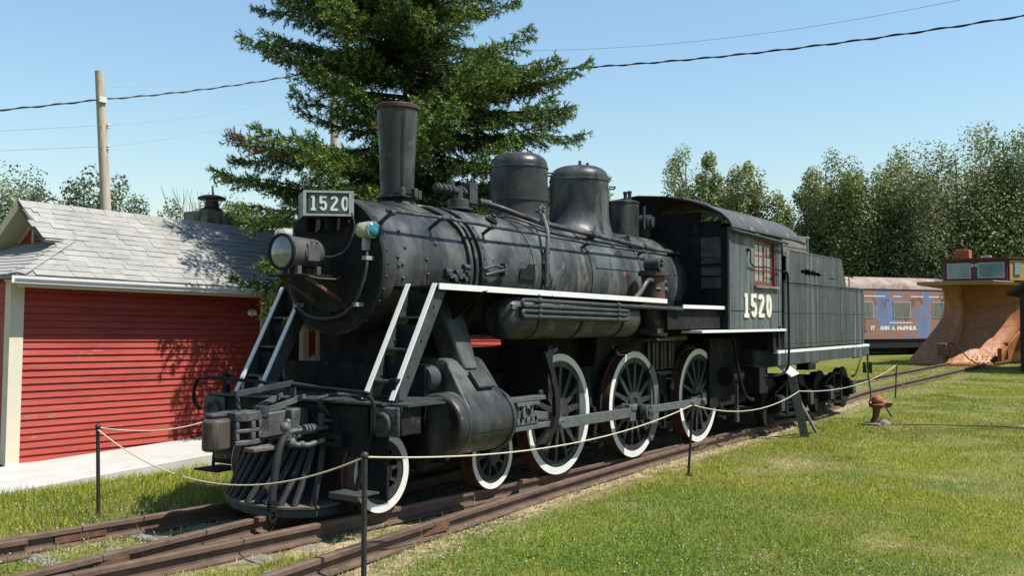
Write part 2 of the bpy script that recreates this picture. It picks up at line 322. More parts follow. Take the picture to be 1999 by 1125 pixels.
for i in range(44):
    x = -8.7+.56*i+random.uniform(-.05, .05); z = float(gz(x))+random.uniform(-.016, .010)-(.03 if x > -3.6 else 0)
    if tie0 is None:
        tie0 = tiemb.build('tie', 'tie', trk, .012); tie0.location = (x, 0, z-.06)
    else:
        o = tie0.copy(); COL.objects.link(o); o.location = (x, random.uniform(-.06, .06), z-.06); o.rotation_euler.z = random.uniform(-.02, .02)
dp = []
for u, v in ((505, 1125), (700, 1063), (925, 997), (1180, 912), (1300, 882)):
    z = .15
    for _ in range(6): p = at(u, v, z=z); z = zz(p.x)
    dp.append((p.x, p.y))
dp = sorted(dp); co = np.polyfit([p[0] for p in dp]+[6.0, 7.4], [p[1] for p in dp]+[-.86, -.835], 2)
def yd(x): return float(np.polyval(co, min(x, 7.4)))
sid = thing('siding_track', 'rusty diverging track whose near rail crosses the lawn edge in front', 'track', (-4, -1.4, .1))
rail(sid, yd, -9.5, 7.2, (-3.3, 4.2))
rail(sid, lambda x: yd(x)+1.506, -9.5, 3.5, (-5.9,))
for x in (-8.2, -7.1, -6.0, -5.0, 5.6, 6.2, 6.75):
    L = -yd(x)+(.35 if x < 0 else .25)
    MB().box(x-.1, x+.1, -L, -1.27, float(gz(x))-.1, float(gz(x))+random.uniform(-.006, .01)).build('tie', 'tie', sid, .01)

# ================================================================ LOCOMOTIVE
ZB = 2.61; RB = .765
loc = thing('steam_locomotive', 'black steam locomotive numbered 1520 with white edged wheels and running boards', 'locomotive', (0, 0, .12))
def bs(y, r=RB): return ZB+math.sqrt(max(0, r*r-y*y))            # boiler top surface at y
def on(x, a, r=RB): return Vector((x, -r*math.cos(a), ZB+r*math.sin(a)))   # point on the boiler, a up from the near side
X = (1, 0, 0); Y = (0, 1, 0); Z = (0, 0, 1)
# --- smokebox and boiler
sb = MB().lathe((0, 0, ZB), X, [(-3.07, .69), (-3.05, .715), (-2.98, .715), (-2.975, .705), (-1.62, .705), (-1.38, .705)], 64, False).build('smokebox', 'smoke', loc)
MB().lathe((0, 0, ZB), X, [(-3.15, 0), (-3.15, .16), (-3.13, .30), (-3.11, .42), (-3.105, .49), (-3.085, .50), (-3.085, .57), (-3.075, .58), (-3.075, .70), (-3.05, .70)], 48, False).build('smokebox_front', 'frame', sb)  # painted blacker than the smokebox sides to put its shade into the colour
m = MB()
for i in range(12):
    a = 2*math.pi*i/12; m.box(-3.125, -3.08, math.cos(a)*.50-.03, math.cos(a)*.50+.03, ZB+math.sin(a)*.50-.022, ZB+math.sin(a)*.50+.022)
m.build('door_clamps', 'frame', sb, kind='stuff')
m = MB()
for xx, na in ((-3.02, 34), (-2.55, 0), (-1.66, 34), (-1.50, 30)):
    for i in range(na):
        a = 2*math.pi*i/na; m.ball((xx, .712*math.cos(a), ZB+.712*math.sin(a)), .017, 7, 4)
for xx, a in ((-2.75, .5), (-2.72, .25), (-2.78, 0), (-2.76, -.2), (-2.4, .1), (-2.37, -.12), (-2.1, -.1), (-1.95, -.22), (-2.2, .35), (-2.95, .62), (-2.85, .1), (-2.84, -.02)):
    m.ball(on(xx, a, .708), .02, 8, 4)
m.build('rivets', 'iron', sb, kind='stuff')
bo = MB().lathe((0, 0, ZB), X, [(-1.38, .735), (-1.36, .748), (.9, .76), (1.1, .772), (4.05, .778), (4.05, .5)], 64, False).build('boiler', 'black', loc)
for xx, r, wd in ((-1.42, .752, .09), (-.38, .762, .05), (1.02, .778, .05), (2.45, .786, .045), (3.95, .788, .06)):
    MB().ring((xx-wd/2, 0, ZB), X, .70, r, 0, wd, 64).build('band', 'iron' if xx < -1 else 'black', bo)
m = MB()
for i in range(36):
    a = 2*math.pi*i/36; m.ball((-1.42, .755*math.cos(a), ZB+.755*math.sin(a)), .014, 6, 4)
for i in range(18): m.ball((-1.25+i*.29, -.747+.0, ZB+.12), .011, 6, 3)
m.build('rivets', 'iron', bo, kind='stuff')
m = MB().tube([on(x, .18, .775) for x in np.linspace(1.1, 4.0, 10)], .006, 5); m.build('jacket_seam', 'frame', bo)
MB().prism([(0, 0), (.62, -.02), (.60, .34), (.36, .33), (.30, .22), (.05, .22)], on(-.75, -.03, .772)+Vector((0, 0, -.05)), (.55, 0, 0), (0, -.02, .55), (0, .01, 0)).build('torn_jacket_patch', 'frame', bo)
# --- saddle flare between an upright on the boiler and the boiler's curve
def flare(mb, x, r0, z0, rx, ry, n=40, k=8, rb=RB):
    vs = []; fs = []
    for j in range(k+1):
        t = j/k
        for i in range(n):
            a = 2*math.pi*i/n; rr = r0+(1/math.sqrt((math.cos(a)/rx)**2+(math.sin(a)/ry)**2)-r0)*t**1.7
            px, py = rr*math.cos(a), rr*math.sin(a); s0 = bs(r0*math.sin(a), rb); st = bs(py, rb)+.004
            vs.append((x+px, py, st+(z0-s0)*(1-t)**1.9))
    for j in range(k):
        for i in range(n): fs.append((j*n+i, j*n+(i+1) % n, (j+1)*n+(i+1) % n, (j+1)*n+i))
    mb.add(vs, fs)
# --- smokestack
m = MB().lathe((-2.06, 0, 0), Z, [(3.38, .187), (3.5, .189), (3.9, .202), (4.3, .222), (4.40, .228)], 40, False); flare(m, -2.06, .186, 3.40, .40, .36, rb=.708)
st = m.build('smokestack', 'smoke', loc)
MB().ring((-2.06, 0, 0), Z, .21, .244, 4.39, 4.45, 40).build('stack_rim', 'tread', st, .012)
MB().ring((-2.06, 0, 0), Z, .18, .232, 3.40, 3.425, 40).build('stack_collar', 'smoke', st)
MB().tube([(-2.06+.003-.22*math.cos(.55*math.pi/2), -.19, z) for z in ()] or [Vector((-2.06-.205*math.cos(R(62))+(-.02)*(z-3.4), -(.187+.047*(z-3.4))*math.sin(R(62))*1.0-.012, z)) for z in np.linspace(3.45, 4.36, 5)], .008, 5).build('stack_seam', 'iron', st)
MB().tube(arcpts((-2.06, 0, 3.44), X, Y, .232, -2.6, .4, 22), .011, 6).build('stack_cable', 'frame', st)
m = MB()
for a in (-2.2, -1.5, -.7): m.box(-2.06+.24*math.cos(a)-.03, -2.06+.24*math.cos(a)+.03, .24*math.sin(a)-.03, .24*math.sin(a)+.03, 3.40, 3.50)
m.build('stack_lugs', 'iron', st, .006, kind='stuff')
# --- domes and turret
def dome(name, x, r, zs, zc, zt, rx, ry, z0):
    prof = [(z0, r)]+[(zs, r), (zs+.003, r+.012), (zs+.03, r+.012), (zs+.033, r)] if zs else [(z0, r)]
    prof += [(zc, r), (zc+.004, r+.010), (zc+.022, r+.010), (zc+.03, r)]
    prof += [(zc+.03+(zt-zc-.03)*math.sin(a)**.92, max(.0, r*math.cos(a)**.55)) for a in np.linspace(.12, math.pi/2, 12)]
    m = MB().lathe((x, 0, 0), Z, prof, 48, False); flare(m, x, r, z0, rx, ry); return m.build(name, 'smoke', loc)
d1 = dome('sand_dome', .38, .385, 3.60, 4.04, 4.26, .47, .46, 3.55)
d2 = dome('steam_dome', 1.96, .43, None, 4.06, 4.30, .64, .55, 3.70)
for d, xx, rr, zh in ((d1, .38, .385, 3.98), (d2, 1.96, .43, 3.98)):
    a0 = -1.02; c = Vector((xx, 0, zh)); u = Vector((math.cos(a0), math.sin(a0), 0)); v = Vector((-math.sin(a0), math.cos(a0), 0))
    MB().tube([c+u*rr-v*.12, c+u*(rr+.09)-v*.12, c+u*(rr+.09)+v*.12, c+u*rr+v*.12], .012, 6).build('grab_handle', 'iron', d)
for xx in (1.9, 2.12):
    MB().cyl((xx, -.05, 4.27), (xx, -.05, 4.37), .022, n=8).build('dome_bolt', 'iron', d2)
tu = MB().lathe((3.33, 0, 0), Z, [(3.3, .25), (3.88, .25), (3.885, .262), (3.91, .262), (3.93, .2), (3.94, 0)], 36, False).build('steam_turret', 'smoke', loc)
for xx, yy, hh in ((3.22, -.1, .09), (3.46, -.05, .13)):
    MB().lathe((xx, yy, 3.92), Z, [(0, .055), (.03, .055), (.035, .03), (hh, .028), (hh+.02, .036), (hh+.05, .036)], 10).build('safety_valve', 'iron', tu)
m = MB().cyl((3.75, -.28, 3.62), (3.75, -.10, 3.62), .12, n=20).cyl((3.75, -.33, 3.62), (3.75, -.28, 3.62), .085, n=16).cyl((3.9, -.22, 3.62), (3.98, -.22, 3.62), .06, n=12).box(3.68, 3.82, -.24, -.12, 3.38, 3.55)
m.cyl((3.62, -.22, 3.5), (3.62, -.22, 3.86), .025, n=8).build('dynamo', 'iron', loc)
MB().tube([at(1315, 470, y=-.3), at(1332, 440, y=-.25)], .012, 6).build('loose_rod', 'iron', loc)
MB().tube([at(1297, 475, y=-.35), at(1305, 445, y=-.3)], .008, 6).build('loose_wire', 'rod', loc)
# --- feed check cluster ahead of the sand dome
m = MB().cyl((-1.0, -.05, 3.36), (-1.0, -.05, 3.50), .13, n=18).cyl((-1.0, -.05, 3.37), (-1.0, -.05, 3.395), .17, n=18)
m.cyl((-1.45, -.05, 3.60), (-.72, -.05, 3.60), .045, n=12).cyl((-1.0, -.05, 3.48), (-1.0, -.05, 3.66), .055, n=12).box(-.86, -.70, -.12, .02, 3.47, 3.72)
for xx in (-1.42, -1.33, -1.24, -1.15, -.95): m.cyl((xx, -.05, 3.6), (xx+.035, -.05, 3.6), .062, n=12)
m.cyl((-1.15, -.05, 3.62), (-1.15, -.05, 3.72), .05, n=10).cyl((-.78, -.09, 3.7), (-.78, -.09, 3.78), .02, n=8)
for xx in (-.68, -.60, -.52): m.cyl((xx, -.12, 3.50), (xx+.05, -.14, 3.49), .05, n=12)
m.build('feed_check_valve', 'iron', loc, .004)
feed = [Vector((-.52, -.14, 3.49)), at(980, 407, y=-.28), at(1019, 422, y=-.42), at(1076, 440, y=-.55), at(1156, 458, y=-.60), at(1258, 483, y=-.64), at(1343, 499, y=-.66)]
MB().tube(S_(feed), .036, 10).build('feed_pipe', 'black', loc)
m = MB()
for p in (feed[4], feed[5]): m.cyl(p-Vector((.04, 0, 0)), p+Vector((.04, 0, -.01)), .052, n=12)
m.build('pipe_clips', 'iron', loc, kind='stuff')
# --- handrail
hp = [at(755, 411, y=-.74)]+[at(u, v, y=-.76) for u, v in ((866, 425.5), (965, 443.5), (1070, 460.6), (1147, 475), (1238, 489), (1300, 497))]
hr = MB().tube(hp, .019, 8).build('handrail', 'black', loc)
for u, v in ((765, 415), (863, 426), (960, 443), (1148, 475), (1255, 491)):
    p = at(u, v, y=-.755); q = Vector((p.x, -.50, ZB+.51)); 
    MB().cyl(p, (p.x+.02, -.55, p.z-.11), .022, n=8).cyl(p-Vector((.03, 0, 0)), p+Vector((.03, 0, 0)), .032, n=10).build('handrail_bracket', 'iron', hr)
for u, v in ((958, 433), (1222, 470)):
    p = at(u, v, y=-.42); nrm = Vector((0, p.y, p.z-ZB)).normalized(); p = Vector((p.x, 0, ZB))+nrm*.77
    MB().lathe(p, nrm, [(0, .085), (.018, .085), (.018, .062), (.036, .062), (.036, .032), (.07, .03)], 16).build('washout_plug', 'iron', bo)
MB().box(1.32, 1.46, -.60, -.50, 3.20, 3.27).cyl((1.4, -.56, 3.25), (1.46, -.56, 3.36), .02, n=8).build('boiler_fitting', 'iron', bo, .005)
# --- pipes that wrap the smokebox, valve cluster on the running board
for k, x0 in enumerate((-1.66, -1.56)):
    pts = [on(-2.0+x0+1.66, 1.45, .72)]+[on(x0-.20*max(0, (a-.7))/.7, a, .735) for a in np.linspace(1.3, -.25, 14)]+[on(x0, -.28, .735)+Vector((0, 0, -.1))]
    MB().tube(pts, .026, 8).build('steam_pipe', 'black', loc)
m = MB()
for i, (dx, dz) in enumerate(((0, .16), (.09, .10), (.17, .15), (.27, .12), (.32, .22))):
    x = -2.17+dx; m.cyl((x, -.80, 2.40), (x, -.80, 2.40+dz), .022, n=8).cyl((x-.04, -.80, 2.40+dz), (x+.06, -.80, 2.40+dz), .032, n=10).cyl((x, -.86, 2.42+dz*.6), (x, -.76, 2.42+dz*.6), .03, n=10)
m.tube([(-2.2, -.8, 2.52), (-1.85, -.8, 2.52)], .022, 8).build('drain_valves', 'iron', loc)
m = MB().tube([(-1.45, -.76, 2.62), (-1.3, -.80, 2.66), (-1.1, -.79, 2.65)], .016, 6).tube([(-1.45, -.78, 2.55), (-1.25, -.83, 2.60), (-1.08, -.80, 2.62)], .02, 6).box(-1.12, -1.06, -.82, -.74, 2.56, 2.70)
m.build('lubricator_fittings', 'iron', loc)
vp = [at(1056, 412, y=-.52), at(1063, 430, y=-.60), at(1069, 455, y=-.74), at(1068, 500, y=-.80), at(1066, 560, y=-.80)]
vo = MB().tube(S_(vp), .027, 8).build('vertical_pipe', 'black', loc)
m = MB()
for a in np.linspace(0, 2*math.pi, 8)[:-1]: m.ball(vp[0]+Vector((.06*math.cos(a), -.02, .06*math.sin(a))), .022, 7, 4)
m.ring(vp[0]+Vector((0, -.03, 0)), Y, .045, .075, 0, .02, 16).cyl(vp[0]+Vector((0, -.06, 0)), vp[0]+Vector((0, .08, 0)), .025, n=8); m.build('valve_wheel', 'rod', vo)
m = MB()
for t in (.35, .62, .9):
    p = vp[2].lerp(vp[4], t); m.cyl(p-Vector((0, 0, .03)), p+Vector((0, 0, .03)), .04, n=10)
m.build('pipe_unions', 'iron', vo, kind='stuff')
# --- running boards
def lerp(a, b, t): return a+(b-a)*t
rb = MB().hexa([(-2.87, -1.25, 2.36), (-2.87, -1.25, 2.385), (-2.87, -.60, 2.36), (-2.87, -.60, 2.385), (1.88, -1.415, 2.29), (1.88, -1.415, 2.315), (1.88, -.6, 2.29), (1.88, -.6, 2.315)]).build('running_board', 'frame', loc)
MB().hexa([(-2.88, -1.262, 2.345), (-2.88, -1.262, 2.405), (-2.88, -1.247, 2.345), (-2.88, -1.247, 2.405), (1.89, -1.432, 2.278), (1.89, -1.432, 2.338), (1.89, -1.417, 2.278), (1.89, -1.417, 2.338)]).build('edge_strip', 'white', rb)
r2 = MB().box(1.9, 3.97, -1.41, -.6, 2.225, 2.25).box(2.05, 3.97, -1.36, -1.33, 1.92, 2.225).build('rear_running_board', 'frame', loc)
MB().box(2.42, 4.0, -1.43, -1.412, 2.215, 2.268).build('edge_strip', 'white', r2)
MB().hexa([(-2.87, .60, 2.36), (-2.87, .60, 2.385), (-2.87, 1.1, 2.36), (-2.87, 1.1, 2.385), (4, .6, 2.27), (4, .6, 2.30), (4, 1.41, 2.27), (4, 1.41, 2.30)]).build('far_running_board', 'frame', loc)
for x in (-2.2, -1.2, .2, 1.4):
    MB().prism([(0, 0), (.62, 0), (0, -.42)], (x, -.72, 2.355-.014*(x+2.9)), (0, -1, 0), (0, 0, 1), (.02, 0, 0)).build('board_bracket', 'frame', loc)
# --- front stairs
def stair(y0, y1, name='front_stair'):
    s = node(name, loc, (-3.2, (y0+y1)/2, 1.3)); t0 = Vector((-2.87, 0, 2.40)); t1 = Vector((-3.50, 0, 1.30)); d = (t1-t0).normalized(); nrm = Vector((d.z, 0, -d.x)) if True else None
    if nrm.x > 0: nrm = -nrm
    for y in (y0, y1):
        a = t0+Vector((0, y, 0)); b = t1+Vector((0, y, 0)); back = Vector((.19, 0, 0))
        MB().hexa([a+Vector((0, -.006, 0)), a+Vector((0, .006, 0)), a+back+Vector((0, -.006, -.02)), a+back+Vector((0, .006, -.02)), b+Vector((0, -.006, 0)), b+Vector((0, .006, 0)), b+back+Vector((0, -.006, 0)), b+back+Vector((0, .006, 0))]).build('stringer', 'iron', s)
        MB().bar(a+nrm*.006, b+nrm*.006, .052, .014, nrm).build('edge_strip', 'white', s)
        m = MB()
        for t in (.2, .5, .8):
            p = a.lerp(b, t)+Vector((.10, -.01, 0)); m.ball(p, .014, 6, 4)
        m.build('bolts', 'iron', s, kind='stuff')
    for t in (.30, .58, .85):
        p = t0.lerp(t1, t); MB().box(p.x+.02, p.x+.2, y0, y1, p.z-.01, p.z+.012).build('tread', 'iron', s)
        MB().box(p.x+.19, p.x+.2, y0, y1, p.z+.012, p.z+.24).build('riser', 'frame', s)
    return s
stair(-1.20, -.86); stair(.60, .94)
# --- buffer beam, deck and posts
BX = -3.56
be = MB().box(BX, BX+.28, -.62, 1.37, .99, 1.255).box(BX+.002, BX+.28, -1.37, -.62, .99, 1.255).build('buffer_beam', 'frame', loc, .012)
for s in (-1, 1):
    y = s*1.19; m = MB().box(BX-.03, BX+.0, y-.17, y+.17, .98, 1.25); m.build('pocket_casting', 'castgrey', be, .02)
    MB().lathe((BX-.055, y-.02*s, 1.09), X, [(-.012, .112), (-.02, .10), (-.012, .082), (.015, .065), (.018, 0)], 24, False).lathe((BX-.055, y-.02*s, 1.09), X, [(-.012, .112), (.03, .118)], 24, False).build('push_pole_pocket', 'iron', be)
    MB().box(BX+.10, BX+.16, s*1.18-.03, s*1.18+.03, 1.27, 1.50).box(BX+.085, BX+.175, s*1.18-.045, s*1.18+.045, 1.46, 1.50).build('flag_post', 'frame', be, .006)
dk = MB().box(BX-.06, -2.75, -1.20, 1.20, 1.262, 1.282).box(BX+.02, -3.0, -1.43, -1.205, 1.255, 1.275).build('pilot_deck', 'iron', loc)
m = MB()
for i in range(16):
    for j in range(40):
        if (i+j) % 2 == 0: x = BX-.03+i*.05; y = -1.15+j*.058; m.bar((x-.014, y-.014, 1.2835), (x+.014, y+.014, 1.2835), .008, .004)
m.build('checker_tread', 'iron', dk, kind='stuff')
MB().box(BX+.3, -2.72, -.62, -.58, .6, 1.26).box(BX+.3, -2.72, .58, .62, .6, 1.26).box(-2.78, -2.70, -1.0, 1.0, .55, 1.6).build('front_frame', 'frame', loc)
MB().box(BX-.022, BX-.003, -.98, -.20, .62, 1.24).box(BX-.03, BX-.02, -.30, -.20, .70, 1.20).build('pilot_plate', 'frame', loc, .004)
MB().box(BX-.10, BX-.02, -.64, -.36, .905, .925).build('step_plank', 'rusty', loc)
# uncoupling rods
MB().tube(S_([(BX-.06, 1.36, 1.10), (BX-.10, 1.42, 1.20), (BX-.09, 1.40, 1.38), (BX-.08, 1.25, 1.44), (BX-.08, .3, 1.42), (BX-.08, -.9, 1.38), (BX-.08, -1.05, 1.36)]), .017, 8).build('grab_rail', 'frame', loc)
MB().tube(S_([(BX-.08, -.98, 1.34), (BX-.10, -1.10, 1.32), (BX-.10, -1.13, 1.2), (BX-.10, -1.12, 1.03), (BX-.06, -1.06, .99)]), .018, 8).build('grab_iron', 'frame', loc)
MB().bar((BX-.06, -.02, 1.43), (-4.28, .02, 1.36), .035, .05).tube([(BX-.06, 0, 1.43), (BX-.05, -.5, 1.39), (BX-.05, -1.0, 1.35)], .014, 8).bar((BX-.05, -.02, 1.27), (BX-.05, -.02, 1.43), .06, .03, (1, 0, 0)).build('uncoupling_lever', 'iron', loc)
m = MB()
for i in range(4): m.ring((-4.27+.004*i, .0, 1.33-.035*i), X if i % 2 else Y, .012, .021, -.006, .006, 10)
m.build('lever_chain', 'iron', loc, kind='stuff')
# --- coupler
cp = MB().hexa([(-4.12, -.10, .93), (-4.12, -.10, 1.17), (-4.12, .10, .93), (-4.12, .10, 1.17), (BX, -.15, .96), (BX, -.15, 1.20), (BX, .15, .96), (BX, .15, 1.20)]).box(-3.80, BX-.02, -.22, .22, .90, 1.20).build('coupler', 'castgrey', loc, .018)
hd_ = [(-.11, -.12), (.02, -.16), (.14, -.15), (.20, -.10), (.20, .14), (.02, .18), (-.11, .13)]; m = MB()
for za, zb in ((.90, .945), (1.012, 1.048), (1.115, 1.20)): m.prism(hd_, (-4.28, 0, za), (1, 0, 0), (0, 1, 0), (0, 0, zb-za))
for xa, xb, ya in ((-4.385, -4.345, -.125), (-4.235, -4.185, -.158), (-4.125, -4.085, -.13)): m.box(xa, xb, ya, -.02, .945, 1.012).box(xa, xb, ya, -.02, 1.048, 1.115)
m.box(-4.385, -4.345, .02, .125, .945, 1.115); m.build('coupler_head', 'castgrey', cp, .008)
MB().prism([(a*.72+.02, b*.55) for a, b in hd_], (-4.28, 0, .94), (1, 0, 0), (0, 1, 0), (0, 0, .18)).build('head_shade_core', 'under', cp)  # black filler, painted shade inside the openings of the coupler head
kn = MB().prism([(-.16, -.02), (-.12, -.09), (-.03, -.11), (.10, -.05), (.12, .08), (.02, .13), (-.10, .10), (-.16, .06)], (-4.46, .01, .86), (1, 0, 0), (0, 1, 0), (0, 0, .29)); kn.build('knuckle', 'knuckle', cp, .03)
MB().box(-4.56, -4.36, .0, .12, 1.15, 1.20).build('knuckle_arm', 'iron', cp, .02)
MB().box(-4.46, -4.34, -.02, .10, .78, .87).build('lock_lift', 'knuckle', cp, .02)
MB().cyl((-4.03, -.06, 1.14), (-4.03, -.06, 1.235), .062, n=16).build('knuckle_pin', 'iron', cp)
MB().box(-4.30, -3.98, -.26, -.10, .84, .88).build('coupler_shelf', 'dusty', cp, .01)
MB().bar((-4.0, -.09, 1.20), (BX-.02, -.16, 1.30), .02, .05).bar((-4.0, .09, 1.20), (BX-.02, .16, 1.30), .02, .05).build('coupler_yoke', 'rod', cp)
# air hose and signal pipe
m = MB().tube([(BX-.02, -.46, 1.02), (-3.80, -.40, 1.02), (-3.95, -.33, 1.0)], .028, 8)
for x in (-3.72, -3.76, -3.80, -3.84): m.cyl((x, -.41, 1.02), (x+.02, -.41, 1.02), .047, n=12)
m.cyl((-3.97, -.33, .93), (-3.97, -.33, 1.08), .042, n=12).cyl((-4.0, -.36, 1.0), (-3.9, -.28, 1.0), .04, n=10).ball((-3.99, -.33, 1.05), .05, 10, 6).ball((-3.93, -.30, 1.09), .035, 8, 5).cyl((-3.85, -.36, .95), (-3.85, -.36, 1.05), .03, n=8)
m.tube([(-3.94, -.33, .90), (-3.88, -.38, .88), (-3.78, -.42, .87), (-3.7, -.48, .90), (BX, -.52, .93)], .026, 8).ball((-3.92, -.34, .90), .05, 10, 6).ball((-3.84, -.39, .88), .038, 8, 5)
ah = m.build('air_hose_fitting', 'rod', loc)
MB().tube(S_([(-4.0, -.33, .96), (-4.06, -.335, .86), (-4.10, -.335, .70), (-4.13, -.33, .50), (-4.14, -.33, .36)]), .036, 10).build('hose', 'hose', ah)
MB().cyl((-4.14, -.33, .40), (-4.145, -.33, .30), .045, n=12).ring((-4.15, -.36, .25), Y, .03, .052, 0, .03, 16).build('gladhand', 'frame', ah)
MB().tube([(BX-.02, -.44, 1.14), (-3.66, -.44, 1.24), (-3.70, -.46, 1.30), (-3.62, -.5, 1.33), (-3.5, -.62, 1.335)], .022, 8).tube([(BX-.03, -.50, 1.14), (-3.69, -.49, 1.26), (-3.72, -.52, 1.31), (-3.62, -.56, 1.345), (-3.45, -.8, 1.33), (-3.1, -1.0, 1.30)], .018, 8).cyl((-3.63, -.44, 1.05), (-3.63, -.44, 1.16), .04, n=10).bar((-3.68, -.60, 1.10), (-3.62, -.38, 1.10), .05, .018).build('angle_cock_pipes', 'iron', loc)
# --- pilot (cowcatcher)
pi = node('pilot', loc, (-3.9, 0, .3))
AP = [(-3.84, -.56), (-3.99, -.36), (-4.06, -.10), (-4.06, .14), (-3.97, .46), (-3.80, .76)]
pl = MB().prism(AP+[(-3.50, .76), (-3.50, -.58)], (0, 0, .285), X, Y, (0, 0, .03)); pl.build('toe_plate', 'dusty', pi, .006)
MB().prism([(x+.02, y*.98) for x, y in AP]+[(-3.52, .74), (-3.52, -.56)], (0, 0, .21), X, Y, (0, 0, .073)).build('toe_beam', 'iron', pi, .01)
for i in range(10):
    t = -.52+1.24*i/9; 
    for (a, b) in zip(AP[:-1], AP[1:]):
        if a[1] <= t <= b[1]: k = (t-a[1])/(b[1]-a[1]); xb = lerp(a[0], b[0], k)
    xb += .05; tp = Vector((-3.60, t*.80-.03, .93 if abs(t) > .3 else .84)); bt = Vector((xb, t, .31))
    MB().tube([bt, bt.lerp(tp, .5)+Vector((.02, 0, 0)), tp], [.031, .035, .031], 8).build('slat', 'slat', pi)
MB().box(-3.66, -3.52, -.72, .72, .86, .985).build('slat_header', 'frame', pi)
MB().box(-3.50, -3.46, -.74, .74, .25, .86).build('shade_backing', 'under', pi)  # added black sheet, stands in for the shade behind the slats
MB().box(-3.56, -3.53, -1.2, -.58, .40, .985).build('side_plate', 'frame', pi)
MB().box(-3.56, -3.53, .76, 1.2, .55, .985).build('far_side_plate', 'frame', pi)
MB().box(-3.94, -3.66, -1.20, -.84, .475, .495).box(-3.94, -3.925, -1.20, -.84, .44, .475).build('foot_step', 'iron', pi, .004)
MB().bar((-3.76, -1.0, .48), (-3.60, -1.05, 1.0), .05, .02, (1, 0, 0)).build('step_hanger', 'frame', pi)
MB().box(-3.70, -3.35, 1.0, 1.36, .475, .495).bar((-3.5, 1.30, .49), (-3.45, 1.30, 1.0), .04, .02, (1, 0, 0)).build('far_foot_step', 'frame', pi, .004)
# --- headlight, number box and lamps
hl = MB().lathe((-3.74, 0, 2.71), X, [(-.02, .165), (-.02, .178), (.035, .178), (.04, .165), (.14, .158), (.40, .150), (.44, .13), (.45, 0)], 40, False).build('headlight', 'headgrey', loc)
MB().lathe((-3.752, 0, 2.71), X, [(-.035, 0), (-.028, .07), (-.015, .12), (.0, .158)], 32, False).build('headlight_lens', 'lens', hl)
MB().ring((-3.765, 0, 2.71), X, .155, .18, 0, .03, 40).build('headlight_rim', 'frame', hl)
MB().box(-3.56, -3.40, -.168, -.140, 2.62, 2.80).box(-3.59, -3.57, -.172, -.14, 2.66, 2.74).box(-3.53, -3.5, -.178, -.16, 2.80, 2.83).box(-3.46, -3.43, -.178, -.16, 2.80, 2.83).build('lamp_door', 'headgrey', hl, .012)
sh_ = MB().box(-3.70, -3.06, -.24, .24, 2.475, 2.49).build('headlight_shelf', 'frame', loc)
for y in (-.18, .18): MB().bar((-3.60, y, 2.47), (-3.12, y, 2.24), .025, .03).build('shelf_brace', 'rusty', sh_)
MB().tube([(-3.62, -.24, 2.47), (-3.55, -.30, 2.45), (-3.3, -.28, 2.45), (-3.2, -.24, 2.47)], .008, 6).build('shelf_hook', 'rod', sh_)
m = MB()
for x in (-3.66, -3.40): m.box(x, x+.05, -.13, -.08, 2.49, 2.575).box(x, x+.05, .08, .13, 2.49, 2.575)
m.build('headlight_feet', 'headgrey', hl, .004, kind='stuff')
apx = Vector((-3.47, 0, 3.085)); L1 = Vector((-3.13, -.355, 3.085)); L2 = Vector((-3.20, .36, 3.085)); HZ = Vector((0, 0, .255))
nb = MB().add([apx, L1, L2, apx+HZ, L1+HZ, L2+HZ], [(0, 2, 1), (3, 4, 5), (0, 1, 4, 3), (1, 2, 5, 4), (2, 0, 3, 5)]).build('number_box', 'iron', loc)
def strokes(mb, glyphs, o, u, v, h, wd, sp, th, nrm):
    """glyph strokes in a unit box (height 1), laid on the plane o,u,v as flat raised strips"""
    o = Vector(o); u = Vector(u).normalized(); v = Vector(v).normalized(); nrm = Vector(nrm).normalized(); x = 0.
    for gl, gw in glyphs:
        for si, (pts, closed) in enumerate(gl):
            P = [o+u*((x+p[0])*h)+v*(p[1]*h) for p in pts]; n = len(P); Lf = []; Rt = []
            for i in range(n):
                a = P[(i-1) % n] if closed else P[max(i-1, 0)]; b = P[(i+1) % n] if closed else P[min(i+1, n-1)]
                d = (b-a).normalized(); s = nrm.cross(d)*(wd*h/2); Lf.append(P[i]+s); Rt.append(P[i]-s)
            tq = th+.0012*si; vs = Lf+Rt+[q+nrm*tq for q in Lf]+[q+nrm*tq for q in Rt]; fs = []
            for i in range(n if closed else n-1):
                j = (i+1) % n; fs += [(2*n+i, 2*n+j, 3*n+j, 3*n+i), (i, j, 2*n+j, 2*n+i), (n+j, n+i, 3*n+i, 3*n+j)]
            if not closed: fs += [(0, 2*n, 3*n, n), (n-1, 2*n-1, 4*n-1, 3*n-1)]
            mb.add(vs, fs)
        x += gw+sp
def arc2(cx, cy, rx, ry, a0, a1, n=14): return [(cx+rx*math.cos(R(a0+(a1-a0)*i/n)), cy+ry*math.sin(R(a0+(a1-a0)*i/n))) for i in range(n+1)]
def g1(slab, w): return ([([(.20, w/2*0), (.20, 1)], False), ([(.04, 1-w/2), (.20, 1-w/2)], False), ([(.03, w/2), (.37, w/2)], False)], .38)
def g5(w, W=.46): return ([([(W-.02, 1-w/2), (w/2, 1-w/2)], False), ([(w/2, 1), (w/2, .50)], False), ([(w/2, .54)]+arc2(W/2, .33, W/2-w/2, .33-w/2, 135, -160, 16), False)], W)
def g2(w, W=.46): return ([(arc2(W/2, .74, W/2-w/2, .26-w/2, 170, -35, 12)+[(w/2, .18), (w/2, .02)], False), ([(0, w/2), (W, w/2)], False)], W)
def g0(w, W=.46): return ([(arc2(W/2, .5, W/2-w/2, .5-w/2, 0, 346, 26), True)], W)
U = (L1-apx).normalized(); NF = Vector((-U.y*-1, U.x*-1, 0)); NF = Vector((U.y, -U.x, 0)); NF = NF if NF.y < 0 else -NF
WF = (L1-apx).length
fp = lambda a, c, d: apx+U*a+Vector((0, 0, c))+NF*d
